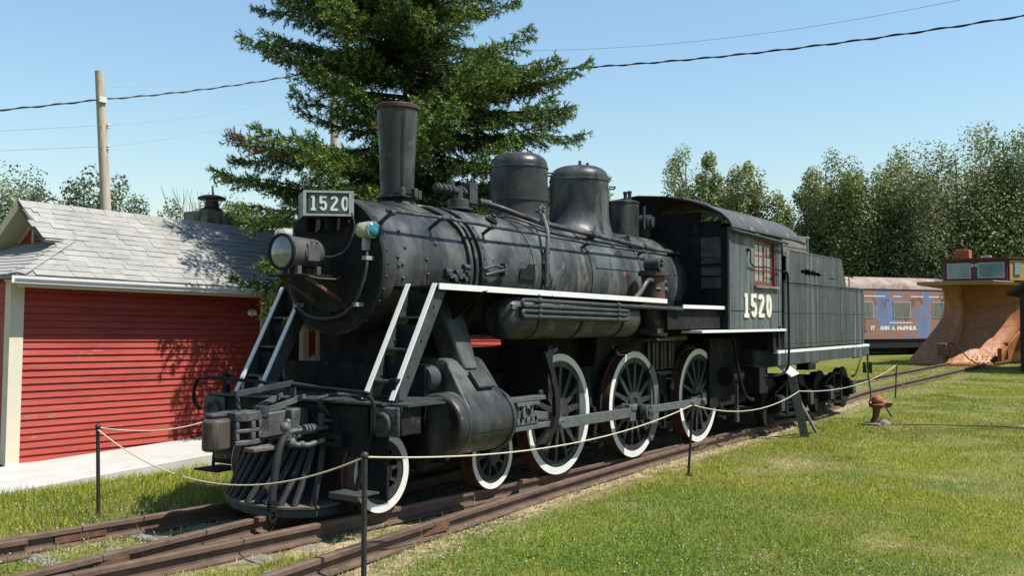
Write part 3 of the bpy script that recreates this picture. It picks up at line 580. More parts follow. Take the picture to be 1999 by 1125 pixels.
MB().hexa([fp(.045, .035, .001), fp(.045, .035, .006), fp(.045, .225, .001), fp(.045, .225, .006), fp(WF-.05, .035, .001), fp(WF-.05, .035, .006), fp(WF-.05, .225, .001), fp(WF-.05, .225, .006)]).build('number_face', 'numface', nb)
m = MB()
for a, b in (((0, .0), (WF, .0)), ((0, .232), (WF, .232))): m.bar(fp(a[0], a[1]+.012, .008), fp(b[0], b[1]+.012, .008), .022, .026, NF)
m.bar(fp(.012, 0, .008), fp(.012, .255, .008), .03, .024, NF).bar(fp(WF-.02, 0, .008), fp(WF-.02, .255, .008), .05, .022, NF).build('face_frame', 'silver', nb)
m = MB(); w0 = .155; strokes(m, [g1(0, w0), g5(w0, .5), g2(w0, .5), g0(w0, .5)], fp(.068, .055, .0062), U, Z, .15, w0, .215, .003, NF); m.build('number', 'numtext', nb)
for y in (-.14, .14): MB().box(-3.3, -3.12, y-.02, y+.02, 2.95, 3.084).build('box_bracket', 'frame', nb)
def lamp(y, s, lab):
    l = MB().lathe((-3.20, y, 2.94), X, [(0, .075), (.14, .085), (.16, .05), (.17, 0)], 20, True).cyl((-3.12, y, 2.94), (-3.12, y+s*.10, 2.94), .085, n=20).box(-3.16, -3.06, y-.02, y+.02, 2.74, 2.86).build('marker_lamp', 'silver', loc, label=lab)
    MB().lathe((-3.20, y, 2.94), X, [(-.035, 0), (-.028, .035), (-.012, .06), (.002, .072)], 20, False).build('front_lens', 'yellowlens', l)
    MB().lathe((-3.12, y+s*.10, 2.94), (0, s, 0), [(.035, 0), (.028, .04), (.012, .068), (-.002, .080)], 20, False).build('side_lens', 'teal' if s < 0 else 'yellowlens', l)
lamp(-.52, -1, 'silver marker lamp with a teal side lens'); lamp(.62, 1, 'white marker lamp behind the headlight')
MB().tube(S_([(-3.18, -.38, 3.12), (-3.16, -.40, 2.95), (-3.22, -.34, 2.75), (-3.28, -.22, 2.68), (-3.32, -.13, 2.68)]), .010, 6).build('lamp_cable', 'iron', loc)
MB().tube(S_([(-3.13, -.54, 2.72), (-3.15, -.56, 2.60), (-3.16, -.52, 2.42), (-3.17, -.42, 2.22), (-3.17, -.25, 2.10), (-3.17, 0, 2.06), (-3.17, .25, 2.10), (-3.17, .42, 2.22), (-3.16, .52, 2.42), (-3.14, .55, 2.6)]), .016, 7).build('front_grab_rail', 'iron', sb)
m = MB()
for y, z in ((-.55, 2.66), (.54, 2.66), (-.42, 2.2), (.42, 2.2)): m.box(-3.18, -3.07, y-.03, y+.03, z-.02, z+.02)
m.build('grab_rail_brackets', 'silver', sb, kind='stuff')
# --- running gear
WY = -.86
def wheel(name, x, r, ringw, nsp, hub, crank, cw):
    z = zz(x)+r; o = (x, WY, z); ri = r-ringw
    m = MB().ring(o, Y, ri-.075, ri+.002, .012, .11, 48)
    m.lathe(o, Y, [(-.01, 0), (-.01, hub*.75), (.0, hub), (.12, hub), (.12, 0)], 24, False)
    for i in range(nsp):
        a = 2*math.pi*i/nsp+.12; d = Vector((math.cos(a), 0, math.sin(a))); c = Vector(o)+Vector((0, .06, 0)); wd = .05*r/.74
        p = d.cross(Vector(Y)); i0 = c+d*hub*.9; i1 = c+d*(ri-.06)
        m.hexa([e+p*(k*h)+Vector((0, q, 0)) for e, h in ((i0, wd*.78), (i1, wd*.5)) for k in (-1, 1) for q in (-.045, .045)])
    if crank: m.bar(o, (x-crank, WY, z-.06), .10, .26, Y)
    wh = m.build(name, 'wheelblk', loc)
    MB().ring(o, Y, ri, r, 0, .006, 64).build('white_tire', 'tirewhite', wh)
    MB().ring(o, Y, ri, r-.001, .0065, .12, 64).ring(o, Y, ri, r+.028, .12, .15, 64).build('tire_tread', 'tread', wh)
    if cw: 
        a = cw; n = 24; xs = [(math.cos(t)*(ri-.004), math.sin(t)*(ri-.004)) for t in np.linspace(-a, a, n)]
        c0 = xs[0][0]; poly = xs+[(c0+.06*(1-(2*k/8-1)**2)-.02, xs[-1][1]*(1-2*k/8)) for k in range(1, 8)]
        MB().prism(poly, (x, WY-.004, z), X, Z, (0, .07, 0)).build('counterweight', 'rod', wh, .012)
    return wh
DX = (0, 2.02, 4.255); RD = .74; CR = .42
W0 = wheel('driving_wheel', DX[0], RD, .085, 14, .17, CR, .80)
W1 = wheel('driving_wheel', DX[1], RD, .085, 14, .17, CR, .72)
W2 = wheel('driving_wheel', DX[2], RD, .085, 14, .17, CR, .66)
a = np.linspace(-.86, .80, 26); MB().prism([(math.cos(t)*.752, math.sin(t)*.752) for t in a]+[(math.cos(t)*.59-.01, math.sin(t)*.62) for t in a[::-1]], (DX[1], WY-.03, zz(DX[1])+RD), X, Z, (0, .027, 0)).build('main_counterweight', 'rod', W1, .01)
RT = .384
T0 = wheel('leading_wheel', -3.24, RT, .078, 10, .11, 0, 0); T1 = wheel('leading_wheel', -1.414, RT, .06, 10, .10, 0, 0)
for t, x in ((T0, -3.24), (T1, -1.414)):
    MB().lathe((x, WY-.012, zz(x)+RT), Y, [(-.03, 0), (-.03, .085), (-.02, .10), (.01, .105)], 24, False).lathe((x, WY-.05, zz(x)+RT), Y, [(-.005, 0), (-.005, .014), (.02, .014)], 10, False).build('hub_cap', 'iron', t)
    MB().prism([(-.03, .05), (.03, .05), (.075, -.02), (.07, -.09), (0, -.135), (-.08, -.11), (-.09, -.03)], (x, WY-.016, zz(x)+RT), X, Z, (0, .03, 0)).build('hub_plate', 'iron', t, .006)
for t, x, r in ((W0, DX[0], RD), (W1, DX[1], RD), (W2, DX[2], RD), (T0, -3.24, RT), (T1, -1.414, RT)):
    c = WL[t.name]; copy_tree(t, loc, (c.x, -c.y, c.z), math.pi)
    MB().cyl((x, -.8, zz(x)+r), (x, .8, zz(x)+r), .10 if r > .5 else .07, n=14).build('axle', 'frame', loc)
# frames, firebox, springs
MB().box(-2.7, 5.9, -.60, -.54, .74, 1.42).box(-2.7, 5.9, .54, .60, .74, 1.42).box(5.8, 6.2, -1.3, 1.3, .8, 1.25).box(-2.7, 5.9, -.53, -.50, .5, .74).build('main_frame', 'frame', loc)
MB().hexa([(1.3, -.56, 1.0), (1.3, -.74, 2.4), (1.3, .56, 1.0), (1.3, .74, 2.4), (4.2, -.56, 1.0), (4.2, -.74, 2.4), (4.2, .56, 1.0), (4.2, .74, 2.4)]).build('firebox', 'frame', loc)
MB().hexa([(2.6, -.75, .55), (2.6, -.62, 1.25), (2.6, .75, .55), (2.6, .62, 1.25), (4.9, -.75, .55), (4.9, -.62, 1.25), (4.9, .75, .55), (4.9, .62, 1.25)]).build('ash_pan', 'frame', loc)
m = MB().box(-2.62, -1.55, -.62, .62, 1.2, 1.95); m.build('cylinder_saddle', 'frame', loc)
m = MB()
for i in range(7): x = 2.78+i*.14; m.box(x, x+.07, -.70-.012*(i % 2), -.66, 1.30, 1.72)
m.build('firebox_ribs', 'iron', loc, .01, kind='stuff')
m = MB().box(2.55, 4.0, -.72, -.64, 1.22, 1.27).box(2.5, 4.05, -.76, -.66, 1.74, 1.80); m.build('firebox_ledges', 'iron', loc)
for x in DX:
    z = zz(x)+RD; m = MB()
    for k in range(6): m.bar((x-.50+.06*k, -.66, z+.62+.035*k), (x+.50-.06*k, -.66, z+.62+.035*k), .09, .028)
    m.build('leaf_spring', 'frame', loc, kind='stuff')
for x in (1.02, 3.15, 5.25):
    MB().bar((x-.05, -.80, .45), (x-.12, -.74, 1.25), .07, .04, (0, 1, 0)).prism([(0, -.2), (.09, -.17), (.13, 0), (.09, .17), (0, .2), (.04, 0)], (x-.14, -.84, .72), X, Z, (0, .1, 0)).box(x-.1, x+.05, -.9, .9, .38, .44).build('brake_rigging', 'frame', loc, .01)
m = MB().tube([(3.02, -.86, 1.18), (3.10, -.92, 1.18), (3.14, -.92, 1.10), (3.12, -.92, 1.0)], .02, 6).ring((3.13, -.93, 1.06), Y, .03, .055, 0, .03, 12); m.build('sand_pipe_hook', 'iron', loc)
# cylinders
def cylinder(s):
    y = s*1.10; z = 1.0; root = MB().lathe((0, y, z), X, [(-2.735, 0), (-2.735, .285), (-2.728, .305), (-2.71, .318), (-2.6, .318)], 48, False).lathe((0, y, z), X, [(-2.6, .322), (-1.85, .322), (-1.845, .338), (-1.79, .338), (-1.785, .25), (-1.78, 0)], 48, False).build('cylinder', 'smoke', loc)
    th = [math.pi*(1.0+.0)+i for i in ()]
    P = [(s*(-.326*math.cos(t)), .326*math.sin(t)) for t in np.linspace(-.5, .62, 10)]
    P = [(s*.326*math.cos(t), .326*math.sin(t)) for t in np.linspace(-.30, .80, 12)]+[(-s*.10, .62), (-s*.16, .65), (-s*.46, .66), (-s*.46, .1)]
    n_ = len(P); A_ = [(-2.56+.14*max(0, min(1, (c-.2)/.4)), y+b, z+c) for b, c in P]; B_ = [(-1.86+.06*max(0, min(1, (c-.2)/.4)), y+b, z+c) for b, c in P]
    MB().add(A_+B_, [tuple(range(n_)), tuple(range(2*n_-1, n_-1, -1))]+[(i, (i+1) % n_, n_+(i+1) % n_, n_+i) for i in range(n_)]).build('valve_chest', 'smoke', root, .018)
    MB().hexa([(-2.24, y+s*.00, z+.52), (-2.36, y-s*.30, z+1.32), (-2.24, y-s*.35, z+.60), (-2.36, y-s*.55, z+1.28), (-2.0, y+s*.00, z+.52), (-1.94, y-s*.30, z+1.32), (-2.0, y-s*.35, z+.60), (-1.94, y-s*.55, z+1.28)]).build('steam_pipe_casing', 'smoke', root, .035)
    MB().hexa([(-2.25, y+s*.16, z+.33), (-2.25, y+s*.19, z+.36), (-2.25, y+s*.03, z+.50), (-2.25, y+s*.06, z+.53), (-1.98, y+s*.16, z+.33), (-1.98, y+s*.19, z+.36), (-1.98, y+s*.03, z+.50), (-1.98, y+s*.06, z+.53)]).build('chest_cover', 'iron', root, .01)
    MB().cyl((-2.76, y-s*.16, z+.46), (-2.60, y-s*.16, z+.46), .13, n=20).build('valve_head', 'iron', root, .01)
    m = MB()
    for i in range(14):
        a_ = 2*math.pi*i/14; m.cyl((-1.785, y+.30*math.cos(a_), z+.30*math.sin(a_)), (-1.77, y+.30*math.cos(a_), z+.30*math.sin(a_)), .018, n=6)
    m.build('head_bolts', 'iron', root, kind='stuff')
    # guides, crosshead
    MB().box(-1.79, -.62, y-.07, y+.07, z+.135, z+.185).box(-1.40, -.95, y-.08, y+.08, z+.085, z+.13).cyl((-.80, y, z+.18), (-.80, y, z+.24), .04, n=8).build('upper_guide', 'rod', loc, .006)
    MB().box(-1.79, -.62, y-.07, y+.07, z-.185, z-.125).box(-1.40, -.98, y-.08, y+.08, z-.12, z-.06).build('lower_guide', 'rod', loc, .006)
    MB().ring((-1.19, y-.085, z), Y, .055, .105, 0, .17, 20).box(-1.36, -1.08, y-.05, y+.05, z-.08, z+.085).cyl((-1.79, y, z), (-1.3, y, z), .04, n=10).build('crosshead', 'rod', loc, .006)
    m = MB()
    for x in (-1.34, -1.24, -1.14, -1.04):
        for zq in (.075, -.055): m.cyl((x, y+s*.085, z+zq+.02), (x, y+s*.085, z+zq-.03), .014, n=6)
    m.build('guide_bolts', 'frame', loc, kind='stuff')
    yk = [at(u, v, y=-1.22) for u, v in ((1068, 688), (1080, 728), (1089, 775), (1090, 810), (1083, 838), (1070, 858), (1060, 868))]
    if s < 0:
        m = MB()
        for p, q in zip(yk[:-1], yk[1:]): m.hexa([e+Vector((dx, dy, 0)) for e in (p, q) for dx in (-.05, .05) for dy in (0, .05)])
        m.build('guide_yoke', 'frame', loc)
        MB().box(-.80, -.70, -1.2, -.5, 1.15, 1.75).bar((-.85, -1.15, 1.6), (-.62, -1.18, 1.72), .07, .05).build('yoke_bracket', 'frame', loc)
cylinder(-1); cylinder(1)
# rods
RY = -1.10
pin = [(x-CR, zz(x)+RD-.06) for x in DX]
MB().bar((-1.19, RY+.02, 1.0), (pin[0][0], RY-.02, .90), .05, .09).bar((pin[0][0]-.05, RY, pin[0][1]-.01), (pin[1][0]-.18, RY, pin[1][1]), .045, .13).build('main_rod', 'rod', loc, .006)
x, z = pin[1]
MB().box(x-.24, x+.02, RY-.03, RY+.05, z-.12, z+.11).box(x-.20, x+.0, RY-.045, RY+.06, z+.02, z+.09).build('main_rod_strap', 'rod', loc, .01)
m = MB()
for dx in (-.19, -.15, -.11, -.07): m.cyl((x+dx, RY, z+.10), (x+dx, RY, z+.16), .018, n=6)
m.cyl((x+.02, RY, z+.10), (x+.02, RY, z+.19), .045, n=12).build('rod_bolts', 'iron', loc, kind='stuff')
MB().box(x-.06, x+.18, RY-.10, RY+.12, z-.11, z+.09).build('big_end', 'frame', loc, .015)
MB().cyl((x+.06, RY-.17, z), (x+.06, WY, z), .10, n=24).cyl((x+.06, RY-.19, z), (x+.06, RY-.17, z), .04, n=10).build('crank_pin', 'iron', loc, .008)
MB().bar((x+.1, RY+.02, z-.005), (pin[2][0], RY+.02, pin[2][1]), .04, .105).build('side_rod', 'rod', loc, .006)
for k in (0, 2):
    x, z = pin[k]; MB().cyl((x, RY-.05, z), (x, WY, z), .062, n=20).ring((x, RY-.06, z), Y, .02, .045, 0, .02, 12).build('crank_pin', 'rod', loc, .006)
    MB().cyl((x, RY, z+.05), (x, RY, z+.13), .03, n=10).build('oil_cup', 'iron', loc)
MB().box(-1.5, 1.3, -.34, -.30, 1.4, 1.73).box(-.55, 1.3, -.40, -.36, 1.4, 1.86).build('valve_gear_plate', 'frame', loc)
# --- air tank, cooling pipes, air pump
TY, TZ = -1.10, 2.075
MB().lathe((0, TY, TZ), X, [(-1.72, 0), (-1.71, .12), (-1.66, .21), (-1.6, .245), (1.25, .245), (1.31, .21), (1.36, .12), (1.37, 0)], 36, False).build('air_tank', 'black', loc)
m = MB()
for x in (-1.25, -.3, .75): m.ring((x, TY, TZ), X, .24, .252, 0, .05, 36)
m.build('tank_straps', 'frame', loc, kind='stuff')
PY = -1.385; zs = [2.262, 2.20, 2.146, 2.085]
def pz(z, x): return z-.0145*(x+1.6)
pc = node('cooling_coil', loc, (-.4, PY, 2.17))
x0, x1 = -1.58, .80
for i, z in enumerate(zs):
    e = 1.25 if i == 0 else (x1 if i < 3 else x1)
    MB().tube([(x0, PY, pz(z, x0)), (e, PY, pz(z, e))], .0235, 8).build('pipe', 'rod' if 0 else 'iron', pc)
for a_, b_, xe, s in ((0, 1, x0, -1), (2, 3, x0, -1), (1, 2, x1, 1)):
    za, zb = pz(zs[a_], xe), pz(zs[b_], xe); c = Vector((xe, PY, (za+zb)/2)); MB().tube(arcpts(c, (s, 0, 0), (0, 0, 1), abs(za-zb)/2, -math.pi/2, math.pi/2, 8), .0235, 8).build('return_bend', 'iron', pc)
for x in (-1.28, .55):
    m = MB().box(x-.03, x+.03, PY-.012, PY+.03, pz(2.06, x), pz(2.30, x))
    for z in zs: m.cyl((x-.035, PY, pz(z, x)), (x+.035, PY, pz(z, x)), .034, n=10)
    m.build('pipe_clamp', 'iron', pc)
MB().bar((-1.7, -1.30, 2.19), (.4, -1.36, 2.13), .03, .05).build('reach_rod', 'rod', loc)
MB().tube([(.8, PY, pz(zs[0], .8)), (2.1, -1.40, 2.21), (2.4, -1.42, 2.20)], .026, 8).build('brake_pipe', 'iron', loc)
ap = node('air_pump', loc, (2.24, -1.05, 1.95))
MB().lathe((2.24, -1.05, 0), Z, [(2.30, .20), (2.34, .20), (2.34, .165), (2.68, .165), (2.68, .215), (2.725, .215), (2.73, .12)], 28).build('steam_cylinder', 'pump', ap)
MB().lathe((2.24, -1.05, 0), Z, [(1.80, .15), (1.83, .20), (1.87, .20), (1.87, .15), (2.20, .15)], 28).build('air_cylinder', 'rod', ap)
MB().box(2.06, 2.36, -1.18, -.92, 2.725, 2.75).cyl((2.16, -1.20, 2.83), (2.16, -.98, 2.83), .095, n=20).ring((2.16, -1.22, 2.83), Y, .06, .10, 0, .02, 20).cyl((2.30, -1.05, 2.73), (2.30, -1.05, 2.93), .055, n=14).cyl((2.16, -1.25, 2.83), (2.16, -1.2, 2.83), .03, n=8).build('valve_head', 'iron', ap, .006)
MB().tube(S_([(2.06, -1.12, 2.60), (1.95, -1.12, 2.60), (1.85, -1.12, 2.55), (1.72, -1.10, 2.42), (1.62, -1.06, 2.34), (1.50, -1.0, 2.33), (.2, -.95, 2.36)]), .036, 10).build('exhaust_pipe', 'black', ap)
m = MB().ball((2.45, -1.12, 2.58), .05, 10, 6).cyl((2.4, -1.1, 2.58), (2.4, -1.1, 2.45), .03, n=8).ball((2.47, -1.12, 2.48), .055, 10, 6).cyl((2.06, -1.18, 2.48), (2.1, -1.23, 2.48), .03, n=8).box(2.1, 2.14, -1.3, -1.1, 2.30, 2.33); m.build('pump_fittings', 'iron', ap, kind='stuff')
m = MB().box(1.95, 2.5, -1.25, -.9, 1.76, 1.795).box(1.9, 2.05, -1.28, -1.0, 1.86, 1.93).cyl((1.95, -1.25, 2.02), (2.05, -1.2, 2.02), .05, n=12); m.build('pump_bracket', 'iron', ap, .006)
# --- under-cab pipework
MB().tube(S_([(5.0, -1.15, 1.8), (5.05, -1.2, 1.3), (5.2, -1.25, .85), (5.5, -1.25, .72), (5.75, -1.2, .70)]), .03, 8).build('injector_pipe', 'frame', loc)
MB().lathe((0, -.98, 1.12), X, [(5.05, 0), (5.06, .15), (5.55, .15), (5.56, 0)], 20, False).build('brake_cylinder', 'frame', loc)
MB().bar((5.0, -1.2, .55), (5.0, -1.2, 1.0), .05, .03, (1, 0, 0)).box(4.96, 5.06, -1.22, -1.18, .38, .62).build('brake_lever', 'iron', loc)
MB().box(4.6, 6.2, -.9, .9, .62, 1.75).build('trailing_frame', 'frame', loc)
# --- cab
CY = -1.5; cb = node('cab', loc, (5.1, 0, 1.9)); cx0, cx1, cz0, cz1 = 3.97, 6.38, 1.905, 3.50; wx0, wx1, wz0, wz1 = 5.06, 6.13, 2.63, 3.37
for s, nm in ((-1, 'side_panel'), (1, 'far_side_panel')):
    y0, y1 = (CY, CY+.03) if s < 0 else (-CY-.03, -CY)
    MB().box(cx0, wx0, y0, y1, cz0, cz1).box(wx1, cx1, y0, y1, cz0, cz1).box(wx0, wx1, y0, y1, cz0, wz0).box(wx0, wx1, y0, y1, wz1, cz1).build(nm, 'cab', cb)
MB().box(cx0-.015, cx0+.02, CY-.012, CY+.02, cz0, 3.5).build('corner_angle', 'cab', cb)
MB().box(cx0, cx1, CY-.006, CY, cz0+.29, cz0+.30).box(wx1+.07, wx1+.085, CY-.006, CY, cz0, cz1).build('panel_seam', 'frame', cb)
m = MB()
for i in range(11): m.ball((cx0+.10+i*.225, CY, cz0+.03), .011, 6, 4)
for i in range(8): m.ball((cx0+.07, CY, cz0+.1+i*.19), .010, 6, 4)
m.build('rivets', 'frame', cb, kind='stuff')
MB().box(2.85, 6.55, -1.53, -1.20, 1.86, 1.90).build('floor_edge', 'white', cb, .004)
MB().box(3.95, 6.5, -1.2, 1.5, 1.85, 1.9).build('floor', 'frame', cb)
# front wall with its window, back wall
yw = [(-1.47, -1.33), (-.95, -.3), (.3, 1.47)]
MB().box(cx0+.02, cx0+.05, -1.47, -1.36, 1.9, 3.5).box(cx0+.02, cx0+.05, -1.02, -.3, 1.9, 3.75).box(cx0+.02, cx0+.05, -1.36, -1.02, 1.9, 2.55).box(cx0+.02, cx0+.05, -1.36, -1.02, 3.35, 3.6).box(cx0+.02, cx0+.05, -.3, 1.47, 3.0, 3.98).box(cx0+.02, cx0+.05, .7, 1.47, 1.9, 3.0).build('front_wall', 'frame', cb)
MB().box(cx0+.03, cx0+.036, -1.36, -1.02, 2.55, 3.35).build('front_window', 'glass', cb)
MB().box(cx0+.0, cx0+.018, -1.37, -1.01, 2.90, 2.94).box(cx0+.0, cx0+.018, -1.37, -1.01, 2.72, 2.75).build('window_bar', 'frame', cb)
MB().box(cx1-.03, cx1, -1.46, -.9, 1.9, 3.5).box(cx1-.03, cx1, .9, 1.46, 1.9, 3.5).box(cx1-.05, cx1-.03, -.9, .9, 1.9, 3.8).build('back_wall', 'frame', cb)
sec = [(-1.58, 3.49), (-1.53, 3.58), (-1.42, 3.68), (-1.2, 3.80), (-.9, 3.905), (-.5, 3.995), (0, 4.04), (.5, 3.995), (.9, 3.905), (1.2, 3.80), (1.42, 3.68), (1.53, 3.58), (1.58, 3.49)]
m = MB(); k = len(sec)
rx = [3.86, 5.6, 7.15]
m.add([(x, y, z+o) for o in (0, .03) for x in rx for y, z in sec], [(a_*k+i, a_*k+i+1, (a_+1)*k+i+1, (a_+1)*k+i) for a_ in (0, 1) for i in range(k-1)]+[(3*k+a_*k+i, 3*k+(a_+1)*k+i, 3*k+(a_+1)*k+i+1, 3*k+a_*k+i+1) for a_ in (0, 1) for i in range(k-1)]+[(i, 3*k+i, 3*k+i+1, i+1) for i in range(k-1)]+[(2*k+i, 2*k+i+1, 5*k+i+1, 5*k+i) for i in range(k-1)]+[(a_*k, (a_+1)*k, 3*k+(a_+1)*k, 3*k+a_*k) for a_ in (0, 1)])
cr = m.build('roof', 'roofblk', cb)
MB().tube([(3.85, y, z+.015) for y, z in sec], .022, 6).build('roof_bead', 'frame', cr)
MB().box(4.5, 5.6, -.5, .5, 4.05, 4.09).build('roof_hatch', 'roofblk', cr, .01)
MB().box(3.85, 7.15, -1.60, -1.565, 3.475, 3.50).build('roof_gutter', 'roofblk', cr, .004)
MB().tube([(3.83, -1.56, 3.46), (4.1, -1.585, 3.44), (6.3, -1.59, 3.40), (6.5, -1.58, 3.39)], .022, 7).box(4.85, 5.05, -1.60, -1.55, 3.41, 3.46).build('awning_rod', 'iron', cb)
# window sashes
def sash(x0, x1, y, nm):
    f = MB().box(x0, x0+.05, y, y+.03, wz0, wz1).box(x1-.05, x1, y, y+.03, wz0, wz1).box(x0+.05, x1-.05, y, y+.03, wz1-.07, wz1).box(x0+.05, x1-.05, y, y+.03, wz0, wz0+.07).box((x0+x1)/2-.012, (x0+x1)/2+.012, y+.005, y+.025, wz0+.07, wz1-.07)
    for i in (1, 2): z = wz0+(wz1-wz0)*i/3; f.box(x0+.05, x1-.05, y+.006, y+.024, z-.012, z+.012)
    f = f.build(nm, 'redframe', cb)
    for i in range(3):
        for j in range(2):
            a0 = x0+.05 if j == 0 else (x0+x1)/2+.012; a1 = (x0+x1)/2-.012 if j == 0 else x1-.05
            z0 = wz0+(wz1-wz0)*i/3+.012+(.058 if i == 0 else 0); z1 = wz0+(wz1-wz0)*(i+1)/3-.012-(.058 if i == 2 else 0)
            MB().box(a0, a1, y+.012, y+.017, z0, z1).build('pane', 'curtain', f)
sash(wx0, wx0+.50, -1.49, 'window_sash'); sash(wx0+.46, wx1-.08, -1.455, 'window_sash')
MB().box(wx1-.08, wx1-.02, -1.49, -1.38, wz0, wz1).box(wx0-.02, wx1+.02, -1.52, -1.5, wz1, wz1+.03).build('window_jamb', 'redframe', cb)
MB().box(wx0-.03, wx1+.03, -1.55, -1.50, wz0-.045, wz0-.01).build('arm_rest', 'oldwood', cb)
MB().tube([(4.75, -1.505, 3.18), (4.75, -1.55, 3.16), (4.74, -1.55, 2.98), (4.95, -1.53, 2.92), (5.5, -1.54, 2.94), (6.25, -1.54, 2.91)], .012, 6).box(4.71, 4.79, -1.54, -1.50, 3.16, 3.21).build('window_latch_rod', 'frame', cb)
m = MB(lambda x, y, z: (4.54+(x-4.54)*1.66, y, z)); w1 = .165
def d_(pts, c=False): return (pts, c)
one = ([d_([(.17, 0), (.17, 1)]), d_([(.03, .925), (.17, .925)]), d_([(.0, .075), (.34, .075)])], .34)
strokes(m, [one, g5(w1, .42), g2(w1, .42), g0(w1, .42)], (4.54, CY-.001, 2.095), X, Z, .385, w1, .135, .018, (0, -1, 0)); m.build('number', 'cream', cb)
MB().tube(S_([(6.47, -1.50, 2.90), (6.5, -1.56, 2.88), (6.55, -1.56, 2.6), (6.55, -1.56, 1.4), (6.50, -1.50, 1.15), (6.3, -1.4, 1.08), (5.8, -1.2, 1.10)]), .022, 7).build('cab_handrail', 'frame', cb)

# ================================================================ TENDER
tn = thing('tender', 'grey black riveted tender coupled behind the locomotive cab', 'tender', (9.2, 0, .12))
tx0, tx1 = 6.50, 11.98
cr_ = .18
pts = [(tx0, -1.5), (tx1-cr_, -1.5)]+[(tx1-cr_+cr_*math.sin(t), -1.5+cr_-cr_*math.cos(t)) for t in np.linspace(.2, math.pi/2, 7)]+[(tx1, 1.5), (tx0, 1.5)]
tk = MB().prism(pts, (0, 0, 1.56), X, Y, (0, 0, 1.17)).build('tank', 'tender', tn)
MB().prism([(x*1.0+(.02 if x > 9 else -.01), y*1.012) for x, y in pts], (0, 0, 2.73), X, Y, (0, 0, .028)).build('tank_bead', 'tender', tk)
m = MB()
for x in (6.62, 7.15, 7.95, 8.75, 9.6, 10.4, 11.2, 11.7):
    for i in range(22): m.ball((x, -1.5, 1.60+i*.051), .0115, 5, 3)
for z in (1.63, 2.18, 2.68):
    for i in range(90): m.ball((6.55+i*.058, -1.5, z), .0105, 5, 3)
m.build('rivets', 'iron', tk, kind='stuff')
for x in (8.35, 10.0): MB().box(x, x+.006, -1.503, -1.5, 1.57, 2.73).build('plate_seam', 'frame', tk)
# coal bunker side with its rust hole
bx0, bx1, bzt = 6.66, 10.42, 3.31
def btop(x):
    if x < bx0+.22: return 3.08+.22*math.sqrt(max(0, 1-((bx0+.22-x)/.22)**2))
    if x > 10.14: return 3.30-.54*((x-10.14)/.28)
    return 3.30
cols = sorted(set([bx0, bx0+.02, bx0+.05, bx0+.1, bx0+.16, bx0+.22, 10.14, 10.25, 10.42]+list(np.linspace(6.9, 10.1, 97))))
hr_ = {}
for x in cols:
    t = (x-7.45)/1.35
    if 0 < t < 1: hc = 2.955-.03*t; hh = (.080*math.sin(math.pi*t**.7)**.6)*(.35+random.random()*.9); hr_[x] = (hc-hh*random.uniform(.5, 1), hc+hh*.8)
    elif 9.15 < x < 9.6: hr_[x] = (2.885-random.uniform(0, .02), 2.885+random.uniform(.0, .015))
m = MB()
for a_, b_ in zip(cols[:-1], cols[1:]):
    for y in (-1.485,):
        ta, tb = btop(a_), btop(b_)
        if a_ in hr_ and b_ in hr_:
            m.add([(a_, y, 2.75), (b_, y, 2.75), (b_, y, hr_[b_][0]), (a_, y, hr_[a_][0])], [(0, 1, 2, 3)]); m.add([(a_, y, hr_[a_][1]), (b_, y, hr_[b_][1]), (b_, y, tb), (a_, y, ta)], [(0, 1, 2, 3)])
        else: m.add([(a_, y, 2.75), (b_, y, 2.75), (b_, y, tb), (a_, y, ta)], [(0, 1, 2, 3)])
bk = m.build('bunker_side', 'tender', tn, flat=True); md = bk.modifiers.new('thick', 'SOLIDIFY'); md.thickness = .012; md.offset = 1
MB().tube([(bx0, -1.485, 2.75)]+[(x, -1.485, btop(x)) for x in cols], .020, 7).build('bunker_bead', 'tender', bk)
m = MB()
for x in (7.35, 8.1, 8.9, 9.55, 10.05):
    for i in range(8): m.ball((x, -1.487, 2.80+i*.06), .011, 5, 3)
m.build('rivets', 'iron', bk, kind='stuff')
MB().box(6.7, 10.3, 1.46, 1.48, 2.75, 3.28).box(10.2, 10.24, -1.46, 1.46, 2.75, 3.2).box(6.7, 6.74, -1.46, 1.46, 2.75, 3.2).build('bunker_walls', 'frame', tn)
for i in range(4): MB().box(7.25, 8.75, -1.25+.01*i, -1.21+.01*i, 3.17+.13*i, 3.285+.13*i).build('coal_board', 'oldwood', tn, .006)
MB().bar((7.2, -1.2, 3.62), (8.6, -1.3, 3.66), .03, .03).bar((8.7, -1.22, 3.2), (8.7, -1.22, 3.72), .06, .05, (1, 0, 0)).build('board_brace', 'oldwood', tn)
fr = MB().box(6.15, 12.22, -1.5, -1.44, 1.265, 1.52).box(6.15, 12.22, 1.44, 1.5, 1.265, 1.52).box(12.16, 12.22, -1.44, 1.44, 1.265, 1.52).box(6.15, 6.2, -1.44, 1.44, 1.265, 1.52).box(6.2, 12.16, -.4, .4, 1.1, 1.4).box(6.3, 12.1, -1.42, 1.42, 1.52, 1.555).build('frame', 'tender', tn)
MB().box(6.145, 12.225, -1.508, -1.42, 1.475, 1.526).build('white_stripe', 'stripe', fr)
MB().box(8.0, 8.5, -1.49, -1.45, 1.235, 1.264).box(11.0, 11.4, -1.49, -1.45, 1.235, 1.264).build('frame_lug', 'tender', fr)
MB().tube([(12.02, -1.30, 2.66), (12.10, -1.42, 2.64), (12.10, -1.42, 1.75), (12.02, -1.32, 1.72)], .016, 6).build('rear_grab_iron', 'frame', tn)
MB().tube([(10.45, -1.42, 2.95), (10.45, -1.45, 2.99), (11.2, -1.42, 2.99), (11.25, -1.42, 2.96)], .014, 6).cyl((10.95, -1.42, 2.76), (10.95, -1.42, 2.99), .012, n=6).build('deck_rail', 'frame', tn)
